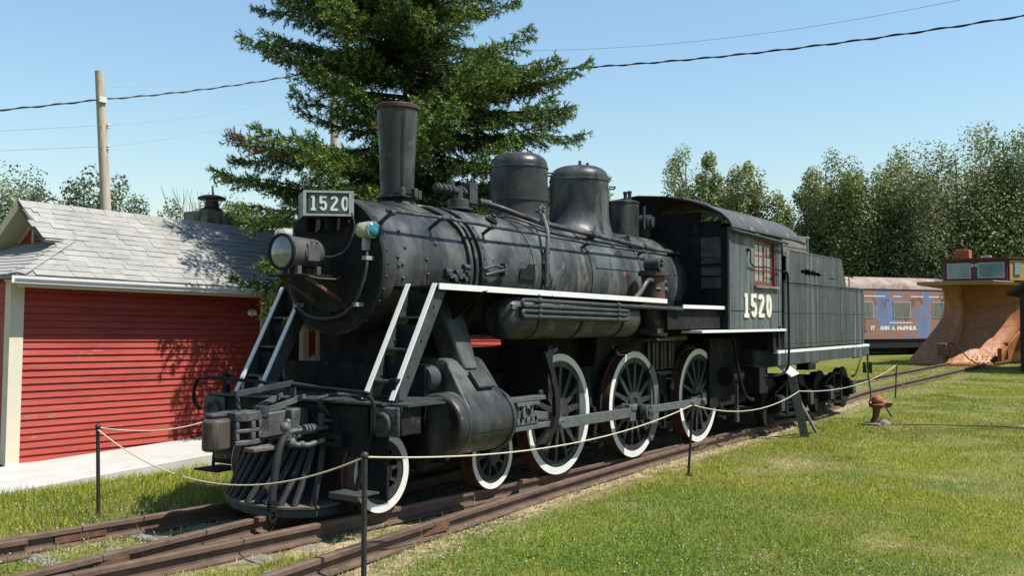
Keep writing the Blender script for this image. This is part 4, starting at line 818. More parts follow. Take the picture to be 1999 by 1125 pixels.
MB().box(6.05, 6.5, -1.46, -1.35, 1.5, 2.7).box(6.2, 6.28, -1.5, -1.46, 1.6, 1.95).build('gangway_post', 'frame', tn)
MB().box(12.2, 12.75, -.15, .15, .9, 1.15).build('rear_coupler', 'frame', tn, .02)
def truck(xc):
    t = node('truck', tn, (xc, 0, .5)); RWt = .43
    for dx in (-.85, .85):
        x = xc+dx; z = zz(x)+RWt
        for s in (-1, 1):
            m = MB().lathe((x, s*.86, z), (0, -s, 0), [(0, .0), (-.0, .12), (-.03, .14), (-.05, .34), (-.0, .36), (0, RWt), (-.13, RWt), (-.13, RWt+.025), (-.16, RWt+.025), (-.16, 0)], 36, False); m.build('wheel', 'frame', t)
            MB().box(x-.13, x+.13, s*1.12-.12, s*1.12+.12, z-.15, z+.15).build('journal_box', 'frame', t, .02)
            MB().box(x-.10, x+.10, s*1.26-.012, s*1.26+.012, z-.14, z+.12).build('journal_lid', 'iron', t, .01)
        MB().cyl((x, -.85, z), (x, .85, z), .08, n=12).build('axle', 'frame', t)
    z = zz(xc)+RWt
    for s in (-1, 1):
        y = s*1.10; m = MB().bar((xc-.95, y, z+.17), (xc-.3, y, z+.36), .10, .05).bar((xc-.3, y, z+.36), (xc+.3, y, z+.36), .10, .05).bar((xc+.3, y, z+.36), (xc+.95, y, z+.17), .10, .05).bar((xc-.9, y, z-.17), (xc-.3, y, z-.26), .10, .05).bar((xc-.3, y, z-.26), (xc+.3, y, z-.26), .10, .05).bar((xc+.3, y, z-.26), (xc+.9, y, z-.17), .10, .05).box(xc-.32, xc-.22, y-.05, y+.05, z-.26, z+.36).box(xc+.22, xc+.32, y-.05, y+.05, z-.26, z+.36)
        m.build('side_frame', 'frame', t)
        for q in (-.09, .09):
            MB().tube([(xc+q+.055*math.cos(k*.9), y+.055*math.sin(k*.9), z-.18+k*.0115) for k in range(36)], .014, 5).build('coil_spring', 'frame', t)
    MB().box(xc-.25, xc+.25, -1.05, 1.05, z+.0, z+.30).build('bolster', 'frame', t)
truck(7.95); truck(11.0)
m = MB()
pa, pb, pcn = at(1662, 700, y=-1.2), at(1700, 690, y=-1.35), None
for i in range(18):
    t = i/17; p = Vector((11.6, -1.28, .82)).lerp(Vector((12.1, -1.35, 1.24)), t)-Vector((0, 0, .12*math.sin(math.pi*t))); m.ring(p, X if i % 2 else Z, .014, .026, -.006, .006, 8)
m.build('safety_chain', 'frame', tn, kind='stuff')

# ================================================================ RED BUILDING
TB = .0157; BO = Vector((-3.40, 5.6, .141)); ux = Vector((math.cos(TB), 0, -math.sin(TB))); uz = Vector((math.sin(TB), 0, math.cos(TB)))
def B(a, b, c): p = BO+ux*a+uz*c; return (p.x, p.y+b, p.z)
bd = thing('red_building', 'red clapboard building with grey shingled roof and white trim behind the locomotive', 'building', B(0, 0, 0))
LEN = 13.0; WH = 2.42; RI = 1.06; EV = -.35; ZE = 2.50; PT = .815; RIZ = ZE+(RI-EV)*PT; DEPTH = 2*RI
wl = node('wall', bd, B(2, 0, 1.2))
MB(B).box(.17, 4.26, .03, .10, 0, WH).box(5.25, LEN, .03, .10, 0, WH).box(0, .05, .03, DEPTH, 0, WH).box(4.26, 5.25, .6, .65, 0, WH).build('sheathing', 'redwall', wl)
ex = .0958; nb_ = int(WH/ex)
for i in range(nb_+1):
    c0 = i*ex; c1 = min(c0+ex+.012, WH+.01); rr = random.uniform(-.0018, .0018)
    for a0, a1, ok in ((.166, 4.25, True), (5.37, LEN, True)):
        cut = [a0, a1]
        if a0 < 1: 
            cut = [a0, random.uniform(1.0, 3.4), a1] if i % 3 == 1 else [a0, a1]
        for p, q in zip(cut[:-1], cut[1:]):
            q2 = q-.002 if q != a1 else q
            j0 = rr+random.uniform(-.0015, .0015)
            MB(B).hexa([(p, -.006+j0, c0), (p, .022, c1), (p, .03, c0), (p, .03, c1), (q2, -.006+rr, c0+random.uniform(-.001, .001)), (q2, .022, c1), (q2, .03, c0), (q2, .03, c1)]).build('siding_board', 'redwall', wl, flat=True)
for i in range(nb_+1):
    c0 = i*ex; MB(B).hexa([(-.012, .0, c0), (.012, .0, c0+ex), (0.01, .0, c0), (.02, .0, c0+ex), (-.012, DEPTH, c0), (.012, DEPTH, c0+ex), (.01, DEPTH, c0), (.02, DEPTH, c0+ex)]).build('siding_board', 'redwall', wl, flat=True)
MB(B).box(0, .164, -.016, .02, -.005, WH).box(-.022, .0, -.016, .12, -.005, WH).build('corner_board', 'trim', bd)
MB(B).box(-.03, 4.3, -.03, .02, -.04, 0).build('sill_board', 'white', bd)
MB(B).box(-.01, LEN, .0, .1, -.35, -.042).build('foundation', 'stone', bd)
for p, q in ((4.26, 4.34), (5.22, 5.36), (5.55, 5.62)): MB(B).box(p, q, -.02, .08, 0, WH).build('door_trim', 'trim', bd)
MB(B).box(4.34, 5.22, .30, .34, 0, WH).build('doorway_shade_panel', 'doordark', bd)  # recessed black panel, painted in place of the dark behind the doorway
MB(B).box(4.34, 5.22, -.02, .08, WH-.12, WH).build('door_head', 'trim', bd)
MB(B).box(5.222, 5.25, .085, .6, 0, WH).build('door_jamb', 'doordark', bd)
MB(B).lathe((4.02, -.01, 2.10), (0, -1, 0), [(0, .055), (.05, .06), (.055, .0)], 14, False).ball((4.07, -.07, 2.10), .045, 10, 6).ball((3.99, -.06, 2.09), .04, 10, 6).build('wall_lamp', 'porcelain', bd)
def RFp(s, a, o=0.):      # on the near roof plane: s metres up the slope from the eave, a along, o outward
    k = math.hypot(1, PT); return B(a, EV+s/k-o*PT/k, ZE+s*PT/k+o/k)
SL = (RI-EV)*math.hypot(1, PT); AR = .64; AG = .95; SB_ = (.33-EV)*math.hypot(1, PT)
rf = node('roof', bd, RFp(SL/2, 3))
MB().add([RFp(s, a, o) for o in (-.05, -.004) for s, a in ((0, -.13), (0, LEN), (SL, LEN), (SL, AR), (SB_, AR), (SB_, AG))], [(5, 4, 3, 2, 1, 0), (6, 7, 8, 9, 10, 11)]+[(i, (i+1) % 6, 6+(i+1) % 6, 6+i) for i in range(6)]).build('near_deck', 'shingle', rf, flat=True)
MB(B).hexa([(AR, RI, RIZ-.05), (AR, RI, RIZ-.005), (AR, DEPTH-EV, ZE-.05), (AR, DEPTH-EV, ZE), (LEN, RI, RIZ-.05), (LEN, RI, RIZ-.005), (LEN, DEPTH-EV, ZE-.05), (LEN, DEPTH-EV, ZE)]).build('far_deck', 'shingle', rf)
ZG = ZE+(.33-EV)*PT
MB(B).add([(-.13, EV, ZE-.004), (AG, .33, ZG-.004), (AG, DEPTH-.33, ZG-.004), (-.13, DEPTH-EV, ZE-.004), (-.13, EV, ZE-.05), (AG, .33, ZG-.05), (AG, DEPTH-.33, ZG-.05), (-.13, DEPTH-EV, ZE-.05)], [(0, 1, 2, 3), (7, 6, 5, 4), (0, 4, 5, 1), (3, 2, 6, 7), (0, 3, 7, 4)]).build('hip_deck', 'shingle', rf)
# shingles: the nearest 300 are pieces, the rest one field
EXP, SW, ROWS = SL/14, .275, 14
def sh_mesh():
    m = MB().hexa([(0, 0, .0), (0, 0, .015), (0, EXP*1.25, .0), (0, EXP*1.25, .004), (SW-.004, 0, .0), (SW-.004, 0, .015), (SW-.004, EXP*1.25, .0), (SW-.004, EXP*1.25, .004)]); return m
me = bpy.data.meshes.new('shingle'); q = sh_mesh(); me.from_pydata(q.v, [], q.f); me.materials.append(M['shingle']); bmfix(me)
k = math.hypot(1, PT); ax_s = Vector((0, 1/k, 0))+uz*(PT/k); ax_n = Vector((0, -PT/k, 0))+uz*(1/k)
ROT = Matrix((ux, ax_s, ax_n)).transposed().to_4x4()
def left_edge(s): return lerp(-.13, AG, s/SB_) if s < SB_ else AR
field = MB(); nsh = 0
for r in range(ROWS):
    s = r*EXP; a = -.2+(SW*.5 if r % 2 else 0)+random.uniform(-.05, .05)
    while a < LEN-.1:
        wdt = random.choice((.8, 1.0, 1.0, 1.15))
        if a > left_edge(s+EXP*.5)-.10:
            p = RFp(s, a, random.uniform(0, .003)); big = a < 5.2 and nsh < 300
            if big:
                o = bpy.data.objects.new('shingle', me); COL.objects.link(o); o.parent = rf
                o.matrix_local = Matrix.Translation(Vector(p)-WL[rf.name]) @ ROT @ Matrix.Diagonal((wdt, 1, random.choice((.6, .8, 1.)), 1)); nsh += 1
            else:
                field.add([Vector(p)+ROT.to_3x3() @ Vector((v[0]*wdt, v[1], v[2])) for v in q.v], q.f)
        a += SW*wdt
field.build('shingle_field', 'shingle', rf, flat=True, kind='stuff')
for i in range(46):        # ridge caps
    a = AR-.02+i*.27; MB(B).add([(a, RI-.13, RIZ-.13*PT+.014), (a, RI, RIZ+.022), (a, RI+.13, RIZ-.13*PT+.014), (a+.29, RI-.13, RIZ-.13*PT+.004), (a+.29, RI, RIZ+.010), (a+.29, RI+.13, RIZ-.13*PT+.004), (a, RI-.13, RIZ-.13*PT), (a, RI, RIZ+.004), (a, RI+.13, RIZ-.13*PT)], [(0, 1, 4, 3), (1, 2, 5, 4), (6, 7, 1, 0), (7, 8, 2, 1), (6, 0, 3)]).build('ridge_shingle', 'shingle', rf, flat=True)
for i in range(8):         # hip caps
    t0, t1 = i/8, (i+1.12)/8; A = lambda t, da, db, o: (lerp(-.13, AG, t)+da, lerp(EV, .33, t)+db, lerp(ZE, ZG, t)+o)
    MB(B).add([A(t0, .12, -.02, .022), A(t0, 0, 0, .032), A(t0, -.03, .15, .022), A(t1, .12, -.02, .010), A(t1, 0, 0, .018), A(t1, -.03, .15, .010), A(t0, .12, -.02, .0), A(t0, -.03, .15, .0)], [(0, 1, 4, 3), (1, 2, 5, 4), (6, 1, 0), (6, 7, 1), (7, 2, 1)]).build('hip_shingle', 'shingle', rf, flat=True)
for r in range(10):        # courses of the hip end
    t0 = r/10; t1 = t0+.125; MB(B).hexa([(lerp(-.13, AG, t0)-.01, lerp(EV, .33, t0), lerp(ZE, ZG, t0)), (lerp(-.13, AG, t0)-.01, lerp(EV, .33, t0), lerp(ZE, ZG, t0)+.013), (lerp(-.13, AG, t1), lerp(EV, .33, t1), lerp(ZE, ZG, t1)), (lerp(-.13, AG, t1), lerp(EV, .33, t1), lerp(ZE, ZG, t1)+.003), (lerp(-.13, AG, t0)-.01, DEPTH-lerp(EV, .33, t0), lerp(ZE, ZG, t0)), (lerp(-.13, AG, t0)-.01, DEPTH-lerp(EV, .33, t0), lerp(ZE, ZG, t0)+.013), (lerp(-.13, AG, t1), DEPTH-lerp(EV, .33, t1), lerp(ZE, ZG, t1)), (lerp(-.13, AG, t1), DEPTH-lerp(EV, .33, t1), lerp(ZE, ZG, t1)+.003)]).build('hip_course', 'shingle', rf, flat=True)
gb = MB(B).prism([(.33, ZG-.02), (DEPTH-.33, ZG-.02), (RI, RIZ-.06)], (0, 0, 0), Y, Z, (.02, 0, 0)); gb.v = [B(AG+.05+p[0]*0+(0 if i < 3 else .02), *((.33, ZG-.02), (DEPTH-.33, ZG-.02), (RI, RIZ-.06))[i % 3]) for i in range(6)]
gb.build('gable_wall', 'redwall', bd)
MB(B).add([(AR, RI, RIZ-.055), (AR, DEPTH-.33, ZG-.055), (AG+.04, DEPTH-.33, ZG-.055), (AG+.04, RI, RIZ-.055), (AR, RI, RIZ-.075), (AR, DEPTH-.33, ZG-.075), (AG+.04, DEPTH-.33, ZG-.075), (AG+.04, RI, RIZ-.075)], [(0, 1, 2, 3), (7, 6, 5, 4), (0, 4, 5, 1), (1, 5, 6, 2), (2, 6, 7, 3), (3, 7, 4, 0)]).build('soffit', 'trim', rf)
MB().bar(B(AR-.012, RI, RIZ-.05), B(AR-.012, DEPTH-.3, ZG-.03), .022, .12, uz).bar(B(AG+.03, RI, RIZ-.1), B(AG+.03, DEPTH-.33, ZG-.05), .03, .07, uz).build('far_rake_board', 'trim', rf)
MB().bar(B(AR-.012, RI, RIZ-.06), B(AR-.012, .36, ZG-.04), .022, .06, uz).build('near_rake_board', 'stone', rf)
v0 = RI+.02
MB(B).box(AG+.02, AG+.05, v0-.22, v0-.17, ZG-.03, ZG+.28).box(AG+.02, AG+.05, v0+.17, v0+.22, ZG-.03, ZG+.28).build('vent_frame', 'trim', bd)
for i in range(5): MB(B).box(AG+.025, AG+.045, v0-.17, v0+.17, ZG-.0+i*.055, ZG+.03+i*.055).build('vent_louvre', 'redwall', bd)
# gutter and fascia
MB(B).box(-.10, LEN, EV-.004, EV+.02, ZE-.16, ZE-.02).build('fascia', 'trim', bd)
MB(B).add([(a, EV+dy, ZE+dz) for a in (-.2, LEN) for dy, dz in ((-.005, -.015), (-.005, -.115), (-.075, -.115), (-.085, -.075), (-.105, -.055), (-.105, -.02), (-.097, -.02), (-.097, -.05), (-.078, -.07), (-.068, -.107), (-.013, -.107), (-.013, -.015))], [(i, (i+1) % 12, 12+(i+1) % 12, 12+i) for i in range(12)]+[(11, 10, 9, 8, 7, 6, 5, 4, 3, 2, 1, 0)]).build('gutter', 'gutter', bd, flat=True)
MB(B).box(-.1, LEN, EV+.02, .02, WH+.0, WH+.02).build('eave_soffit', 'trim', bd)
ch = MB(B).box(4.02, 4.72, RI+.10, RI+.75, RIZ-.4, RIZ+.26).build('chimney', 'chim', bd, .012)
c0 = B(4.37, RI+.42, RIZ+.26)
MB().lathe(c0, uz, [(0, .20), (.05, .20), (.10, .13), (.20, .12), (.20, 0)], 18, False).build('chimney_collar', 'chimcap', ch)
MB().lathe(c0, uz, [(.235, .0), (.235, .24), (.25, .25), (.275, .24), (.31, .15), (.325, 0)], 28, False).cyl(Vector(c0)+uz*.15+Vector((.09, 0, 0)), Vector(c0)+uz*.25+Vector((.09, 0, 0)), .012, n=6).cyl(Vector(c0)+uz*.15+Vector((-.09, 0, 0)), Vector(c0)+uz*.25+Vector((-.09, 0, 0)), .012, n=6).build('chimney_cap', 'chimcap', ch)
# white ramp along the wall
def rz(x): return .085+.027*(x+5.0)
rp = MB().hexa([(-5.1, 3.75, -.1), (-5.1, 3.75, rz(-5.1)), (-5.1, 5.57, -.1), (-5.1, 5.57, rz(-5.1)), (1.6, 4.15, -.15), (1.6, 4.15, rz(1.6)), (1.6, 5.57, -.15), (1.6, 5.57, rz(1.6))]).build('concrete_ramp', 'concrete', None, .012); tag(rp, 'pale concrete ramp rising along the red building wall', 'ramp')

# ================================================================ POLES AND WIRES
up = thing('utility_pole', 'weathered wooden utility pole rising above the red building roof', 'utility pole', (5.05, 16, 0), 'wooden utility poles')
MB().tube([(5.05, 16, 0), (4.75, 16, 4.5), (4.47, 16, 8.6)], [.15, .135, .115], 16).build('shaft', 'pole', up)
for z in (6.62, 7.18): MB().lathe((4.68, 15.88, z), Z, [(-.07, .02), (-.06, .05), (-.01, .04), (.0, .055), (.05, .045), (.06, 0)], 12, False).build('insulator', 'porcelain', up)
MB().box(4.38, 4.60, 15.83, 15.90, 7.76, 7.90).build('wire_bracket', 'porcelain', up)
u2 = thing('utility_pole', 'wooden utility pole standing half hidden behind the big spruce', 'utility pole', (12.1, 15, 0), 'wooden utility poles')
MB().tube([(12.1, 15, 0), (12.1, 15, 10.7)], [.16, .13], 14).build('shaft', 'pole', u2)
MB().box(11.95, 12.25, 14.84, 14.90, 10.1, 10.25).build('wire_bracket', 'porcelain', u2)
def span(a, b, sag, n=24): a = Vector(a); b = Vector(b); return [a.lerp(b, i/n)-Vector((0, 0, sag*4*(i/n)*(1-i/n))) for i in range(n+1)]
def wirething(pts, r, mat, label): return tag(MB().tube(pts, r, 5).build('power_line', mat, None), label, 'wire')
def twist(pts, r):
    m = MB(); m.tube(pts, r, 5); tot = 0; out = []
    for i in range(len(pts)-1):
        for k in range(10):
            p = pts[i].lerp(pts[i+1], k/10); tot += (pts[i+1]-pts[i]).length/10; d = (pts[i+1]-pts[i]).normalized(); e = d.cross(Vector(Z)).normalized()
            out.append(p+e*(r*1.5*math.cos(tot*7))+Vector((0, 0, r*1.5*math.sin(tot*7))))
    m.tube(out, r*.8, 5); return m
xw = 12.0
P1, P2, P3 = at(1115, 133, x=xw), at(1500, 100, x=xw), at(1999, 30, x=xw)
cf = np.polyfit([P1.y, P2.y, P3.y], [P1.z, P2.z, P3.z], 2)
right = [Vector((xw, y, float(np.polyval(cf, y)))) for y in np.linspace(14.86, -16, 40)]
tag(twist(right, .016).build('power_line', 'wire', None), 'thick black twisted wire crossing the sky right of the spruce', 'wire', 'overhead wires')
tag(twist(span((4.45, 15.87, 7.83), (12.05, 14.86, 10.2), .12), .016).build('power_line', 'wire', None), 'thick black twisted wire between the pole and the spruce', 'wire', 'overhead wires')
lf = [at(190, 195, y=15.9), at(100, 205, y=16), at(0, 215, y=16)]; e0 = lf[-1]; lf += [e0+Vector((-8, .3, -1.8)), e0+Vector((-22, .6, -3.2))]
lf = [p for a_, b_ in zip(lf[:-1], lf[1:]) for p in (a_.lerp(b_, t) for t in np.linspace(0, 1, 6)[:-1])]+[lf[-1]]
tag(twist(lf, .016).build('power_line', 'wire', None), 'thick black twisted wire running left from the utility pole', 'wire', 'overhead wires')
Q1, Q2, Q3 = at(1040, 98, x=12.2), at(1450, 70, x=12.2), at(1870, 0, x=12.2); cf2 = np.polyfit([Q1.y, Q2.y, Q3.y], [Q1.z, Q2.z, Q3.z], 2)
wirething([Vector((12.2, y, float(np.polyval(cf2, y)))) for y in np.linspace(14.9, -14, 36)], .005, 'thinwire', 'thin grey wire above the thick wire right of the spruce')
wirething(span(at(200, 170, y=15.95), (12.1, 14.9, 10.55), .25), .005, 'thinwire', 'topmost thin grey wire between the pole and the spruce')
wirething(span((4.68, 15.83, 7.2), at(640, 168, y=15), .22), .005, 'thinwire', 'middle thin grey wire between the pole and the spruce')
wirething(span((4.68, 15.83, 6.64), at(640, 192, y=15), .22), .005, 'thinwire', 'lowest thin grey wire between the pole and the spruce')
wirething(span((4.65, 15.9, 7.2), at(0, 268, y=16)+Vector((-14, 0, -2.6)), .1), .005, 'thinwire', 'upper thin grey wire running left from the pole insulators')
wirething(span((4.68, 15.9, 6.64), at(0, 287, y=16)+Vector((-14, 0, -2.4)), .1), .005, 'thinwire', 'lower thin grey wire running left from the pole insulators')

# ================================================================ ROPE BARRIER
posts = {}
def post(nm, base, top, label, r=.019):
    t = thing('rope_post', label, 'post', base, 'posts of the rope barrier'); posts[nm] = Vector(top)
    MB().tube([base, top], r, 8).build('shaft', 'post', t); MB().ball(Vector(top)+Vector((0, 0, .01)), r*1.5, 8, 5).build('eyelet', 'post', t)
    MB().lathe(base, Z, [(0, .06), (.012, .06), (.016, .03)], 12).build('base_plate', 'post', t)
p = at(192, 1008, z=.10); post('a', p, (p.x-.02, p.y, p.z+.875), 'dark steel rope post on the grass left of the locomotive')
z = float(gz(-4.4)); p = at(710, 1140, z=z); post('b', p, tuple(at(712, 893, x=p.x+.0)), 'dark steel rope post in front of the leading wheel', .021)
p = at(1344, 928, z=float(gz(1.7))); post('c', p, tuple(at(1352, 791, x=p.x)), 'dark steel rope post in front of the rearmost driving wheel')
p = at(1748, 778, z=.01); post('d', p, tuple(at(1750, 713, x=p.x)), 'dark steel rope post beyond the switch stand')
def rope(a, b, sag, label): tag(MB().tube(span(a, b, sag, 28), .0068, 6).build('rope', 'rope', None), label, 'rope', 'ropes of the barrier')
rope(posts['a'], (-1.9, 3.5, .70), .07, 'cream rope leading from the left post back along the ramp')
rope(posts['a']-Vector((0, 0, .02)), posts['b'], .36, 'cream rope sagging across the front of the locomotive')
rope(posts['b'], posts['c'], .20, 'cream rope sagging between the posts in front of the wheels')
sgn = Vector(at(1560, 764, x=6.82))
rope(posts['c'], sgn, .20, 'cream rope sagging from the middle post to the sign stand')
rope(sgn, posts['d'], .20, 'cream rope sagging from the sign stand to the far post')

# ================================================================ SIGN STAND
ss = thing('sign_stand', 'small slanted information sign on grey wooden legs beside the tender', 'sign', (6.8, -1.78, 0))
gzz = float(gz(6.8)); bL = at(1572, 854, z=gzz); bR = at(1590, 850, z=gzz); tp = at(1545, 733, x=6.78)
dv = (tp-bL); rv = Vector((.35, -.94, 0))
MB().bar(bL+Vector((0, 0, -.03)), tp, .15, .04, Vector((-.9, -.35, 0))).build('front_leg', 'signwood', ss, .004)
MB().bar(bL+Vector((.10, -.03, -.03)), tp+Vector((.03, -.02, 0)), .03, .05, Vector((-.9, -.35, 0))).build('leg_edge', 'signwood', ss, .003)
MB().bar(bR+Vector((.35, .05, -.03)), tp+Vector((.08, 0, -.25)), .09, .04, Vector((.35, -.94, 0))).build('rear_leg', 'signwood', ss, .004)
p0_ = at(1540, 722, x=6.74); pn_ = Vector((-.30, -.62, .72)).normalized()
def atn(u, v): d = _F+_R*((u-PW/2)/FPX)-_U*((v-PH/2)/FPX); return CAM+d*((p0_-CAM).dot(pn_)/d.dot(pn_))
c = [atn(1518, 714), atn(1533, 707.5), atn(1560.5, 729.5), atn(1545.5, 736)]
nn = (c[1]-c[0]).cross(c[3]-c[0]).normalized(); nn = nn if nn.z > 0 else -nn
sp = MB().add([p for p in c]+[p-nn*.025 for p in c], [(0, 1, 2, 3), (7, 6, 5, 4), (0, 4, 5, 1), (1, 5, 6, 2), (2, 6, 7, 3), (3, 7, 4, 0)]).build('panel', 'signpanel', ss)
cc = sum(c, Vector())/4; ci = [cc+(p-cc)*.82+nn*.003 for p in c]
MB().add(ci+[p-nn*.002 for p in ci], [(0, 1, 2, 3), (7, 6, 5, 4), (0, 4, 5, 1), (1, 5, 6, 2), (2, 6, 7, 3), (3, 7, 4, 0)]).build('printed_face', 'signface', sp)

# ================================================================ SWITCH STAND
S = Vector((9.96, -2.21, float(gz(9.96))))
sw = thing('switch_stand', 'rusty orange railway switch stand with a green and yellow target', 'switch stand', S)
def sp_(*p): return S+Vector(p)
m = MB().lathe(S, Z, [(0, .09), (.06, .075), (.16, .062), (.30, .075), (.38, .085), (.40, .0)], 16); m.v = [(p[0]+.04*max(0, (p[2]-S.z)/.4)*-1+(.10*(1-(p[2]-S.z)/.4)**2)*-.6, p[1]+.06*(1-(p[2]-S.z)/.4)**2, p[2]) for p in m.v]
m.build('pedestal', 'castrust', sw)
MB().box(S.x-.30, S.x+.12, S.y-.10, S.y+.24, S.z-.01, S.z+.035).build('base_plate', 'oldwood', sw, .01)
MB().lathe(sp_(.02, -.12, .0), Z, [(0, .13), (.05, .12), (.11, .05), (.12, 0)], 14, False).build('base_cover', 'tie', sw)
MB().lathe(sp_(-.03, -.01, .38), Z, [(-.06, .08), (-.02, .15), (.02, .16), (.04, .12), (.05, .10)], 20).build('table', 'castrust', sw)
MB().prism([(-.04, -.02), (.18, -.02), (.25, .05), (.22, .08), (-.04, .06)], sp_(-.02, -.06, .36), (.3, -.95, 0), Z, (.08, .03, 0)).build('lever_lug', 'castrust', sw, .008)
MB().tube([sp_(.0, -.16, .36), sp_(.02, -.22, .25), sp_(.04, -.26, .16)], .016, 7).build('lever', 'post', sw)
MB().lathe(sp_(-.03, -.01, .42), Z, [(0, .10), (.04, .115), (.09, .10), (.13, .085), (.15, .06), (.16, 0)], 20, False).build('cap', 'orange', sw, .008)
MB().ring(sp_(-.03, -.01, .46), Z, .10, .125, 0, .025, 24).build('cap_band', 'orange', sw)
MB().tube([sp_(-.05, .12, .34), sp_(-.06, .14, .44), sp_(-.03, .11, .52), sp_(-.02, .13, .75), sp_(-.02, .16, .95), sp_(-.02, .17, 1.22), sp_(-.02, .17, 1.4)], [.02, .016, .014, .014, .016, .018, .02], 8).build('mast', 'post', sw)
tg = MB().box(S.x-.032, S.x-.026, S.y+.17-.10, S.y+.17+.10, S.z+1.02, S.z+1.24).build('target', 'green', sw)
tg.rotation_euler.z = R(-12)
ty = MB().prism([(-.012, -.11), (.03, -.11), (.012, -.05), (-.006, .03), (-.010, .11), (-.04, .11), (-.025, 0)], (S.x-.036, S.y+.17, S.z+1.13), (0, -1, 0), Z, (-.02, 0, 0)).build('target_edge', 'yellow', sw)
ci_ = MB().tube(S_([sp_(.05, -.05, .0), (10.3, -3.2, -.012), (10.6, -4.2, -.004), (10.7, -5.0, -.016), (11.4, -6.4, -.006), (12.6, -8.5, -.01)]), .012, 5).build('buried_pipe', 'rusty', None); tag(ci_, 'thin rusty pipe half buried in the grass right of the switch stand', 'pipe')

# ================================================================ SNOW PLOW
pw = thing('snow_plow', 'rusty orange railway snow plow with curved blade and maroon lookout cab', 'snow plow', (38.5, .8, 0))
kl = [at(u, v, x=x) for u, v, x in ((1838, 556, 39.2), (1846, 590, 39.9), (1839, 622, 40.0), (1815, 655, 39.3), (1770, 710, 38.0))]
kr = [at(u, v, x=x) for u, v, x in ((1874, 556, 38.3), (1879, 598, 39.0), (1877, 640, 38.9), (1866, 674, 38.1), (1849, 714, 36.9))]
kt = [at(u, v, x=x) for u, v, x in ((1996, 552, 40.6), (2006, 585, 41.4), (1994, 628, 41.3), (1970, 672, 40.2), (1940, 714, 38.6))]
CL, CRr, CT = cr4(kl, 6), cr4(kr, 6), cr4(kt, 6)
def loft(A, Bc, n):
    vs = []; fs = []
    for j in range(n+1): vs += [a.lerp(b, j/n) for a, b in zip(A, Bc)]
    k = len(A)
    for j in range(n):
        for i in range(k-1): fs.append((j*k+i, j*k+i+1, (j+1)*k+i+1, (j+1)*k+i))
    return MB().add(vs, fs)
for A, Bc, nm in ((CL, CRr, 'left_blade'), (CRr, CT, 'right_blade')):
    o = loft(A, Bc, 6).build(nm, 'plow', pw); md = o.modifiers.new('thick', 'SOLIDIFY'); md.thickness = .05; md.offset = 0
MB().tube([p+Vector((-.02, 0, 0)) for p in CRr], .045, 6).build('blade_ridge', 'plow', pw)
bk_ = Vector((6, -.5, 0))
o = loft(CT, [p+bk_ for p in CT], 1); o.add([CT[0], CT[-1], CT[-1]+bk_, CT[0]+bk_], []); o.build('side_wall', 'plow', pw)
hl_ = [Vector((p.x, p.y, p.z)) for p in CL]
loft(CL, [p+Vector((6, .3, 0)) for p in CL], 1).build('far_side_wall', 'plow', pw)
e = [kt[3]+Vector((.1, -.02, .1)), kt[4]+Vector((.0, -.03, .1)), kt[4]+Vector((4, -.40, .1)), kt[2]+Vector((4.2, -.40, -.0)), kt[2]+Vector((.9, -.1, -.1))]
MB().add([p+Vector((-.02, -.06, 0)) for p in e]+e, [(0, 1, 2, 3, 4), (9, 8, 7, 6, 5)]+[(i, (i+1) % 5, 5+(i+1) % 5, 5+i) for i in range(5)]).build('side_wing', 'plow', pw)
for a_, b_, z0, z1 in ((.25, .55, .25, .75), (1.5, 1.9, .3, 1.0)):
    p = kt[4]+Vector((a_, -.14-.09*a_, 0)); MB().box(p.x, p.x+b_-a_, p.y-.03, p.y+.02, z0, z1).build('wing_slot', 'under', pw)
    MB().box(p.x-.12, p.x, p.y-.16, p.y+.02, z0-.05, z1+.05).build('slot_plate', 'plow', pw)
MB().add([kl[4], kr[4], kt[4], kl[4]+Vector((.1, 0, -.16)), kr[4]+Vector((.1, 0, -.16)), kt[4]+Vector((.1, 0, -.16))], [(0, 3, 4, 1), (1, 4, 5, 2)]).build('cutting_edge', 'plowdark', pw)
m = MB()
for i in range(5):
    for j in range(3):
        p = kr[4].lerp(kt[4], .45+i*.1+.03*(j % 2)); q = kr[3].lerp(kt[3], .45+i*.1); p = p.lerp(q, .12+.13*j)+Vector((-.03, 0, .02)); m.ball(p, .035, 6, 4)
m.build('blade_bolts', 'plowdark', pw, kind='stuff')
for t in (.30, .55, .75):
    k = int(t*(len(CRr)-1)); MB().tube([CRr[k].lerp(CT[k], j/6)+Vector((-.03, 0, 0)) for j in range(7)], .014, 5).build('blade_seam', 'plowdark', pw)
pcx = at(1845, 682, x=37.1)
MB().box(pcx.x-.35, pcx.x+.4, pcx.y-.15, pcx.y+.30, pcx.z-.28, pcx.z+.28).build('front_coupler', 'plowdark', pw, .05)
MB().tube([pcx+Vector((0, -.2, .3)), pcx+Vector((-.2, -.6, .1)), pcx+Vector((-.35, -1.0, -.4)), pcx+Vector((-.4, -1.5, -.68))], .03, 6).build('hose', 'under', pw)
MB().prism([(37.3, 2.62), (37.3, -.55), (40.2, -1.6), (43, -1.6), (43, 2.62)], (0, 0, 3.70), X, Y, (0, 0, .12)).build('visor_roof', 'plowyel', pw, .02)
MB().prism([(37.25, 2.66), (37.25, -.58), (40.2, -1.65), (43.1, -1.65), (43.1, 2.66)], (0, 0, 3.822), X, Y, (0, 0, .035)).build('visor_top', 'plowtop', pw)
MB().box(41.5, 47, -1.4, 2.2, .6, 3.7).build('plow_body', 'plow', pw)
cbp = MB().prism([(38.7, 1.75), (38.7, -.95), (39.4, -1.55), (42, -1.55), (42, 1.75)], (0, 0, 3.86), X, Y, (0, 0, 1.02)).build('lookout_cab', 'plowcab', pw)
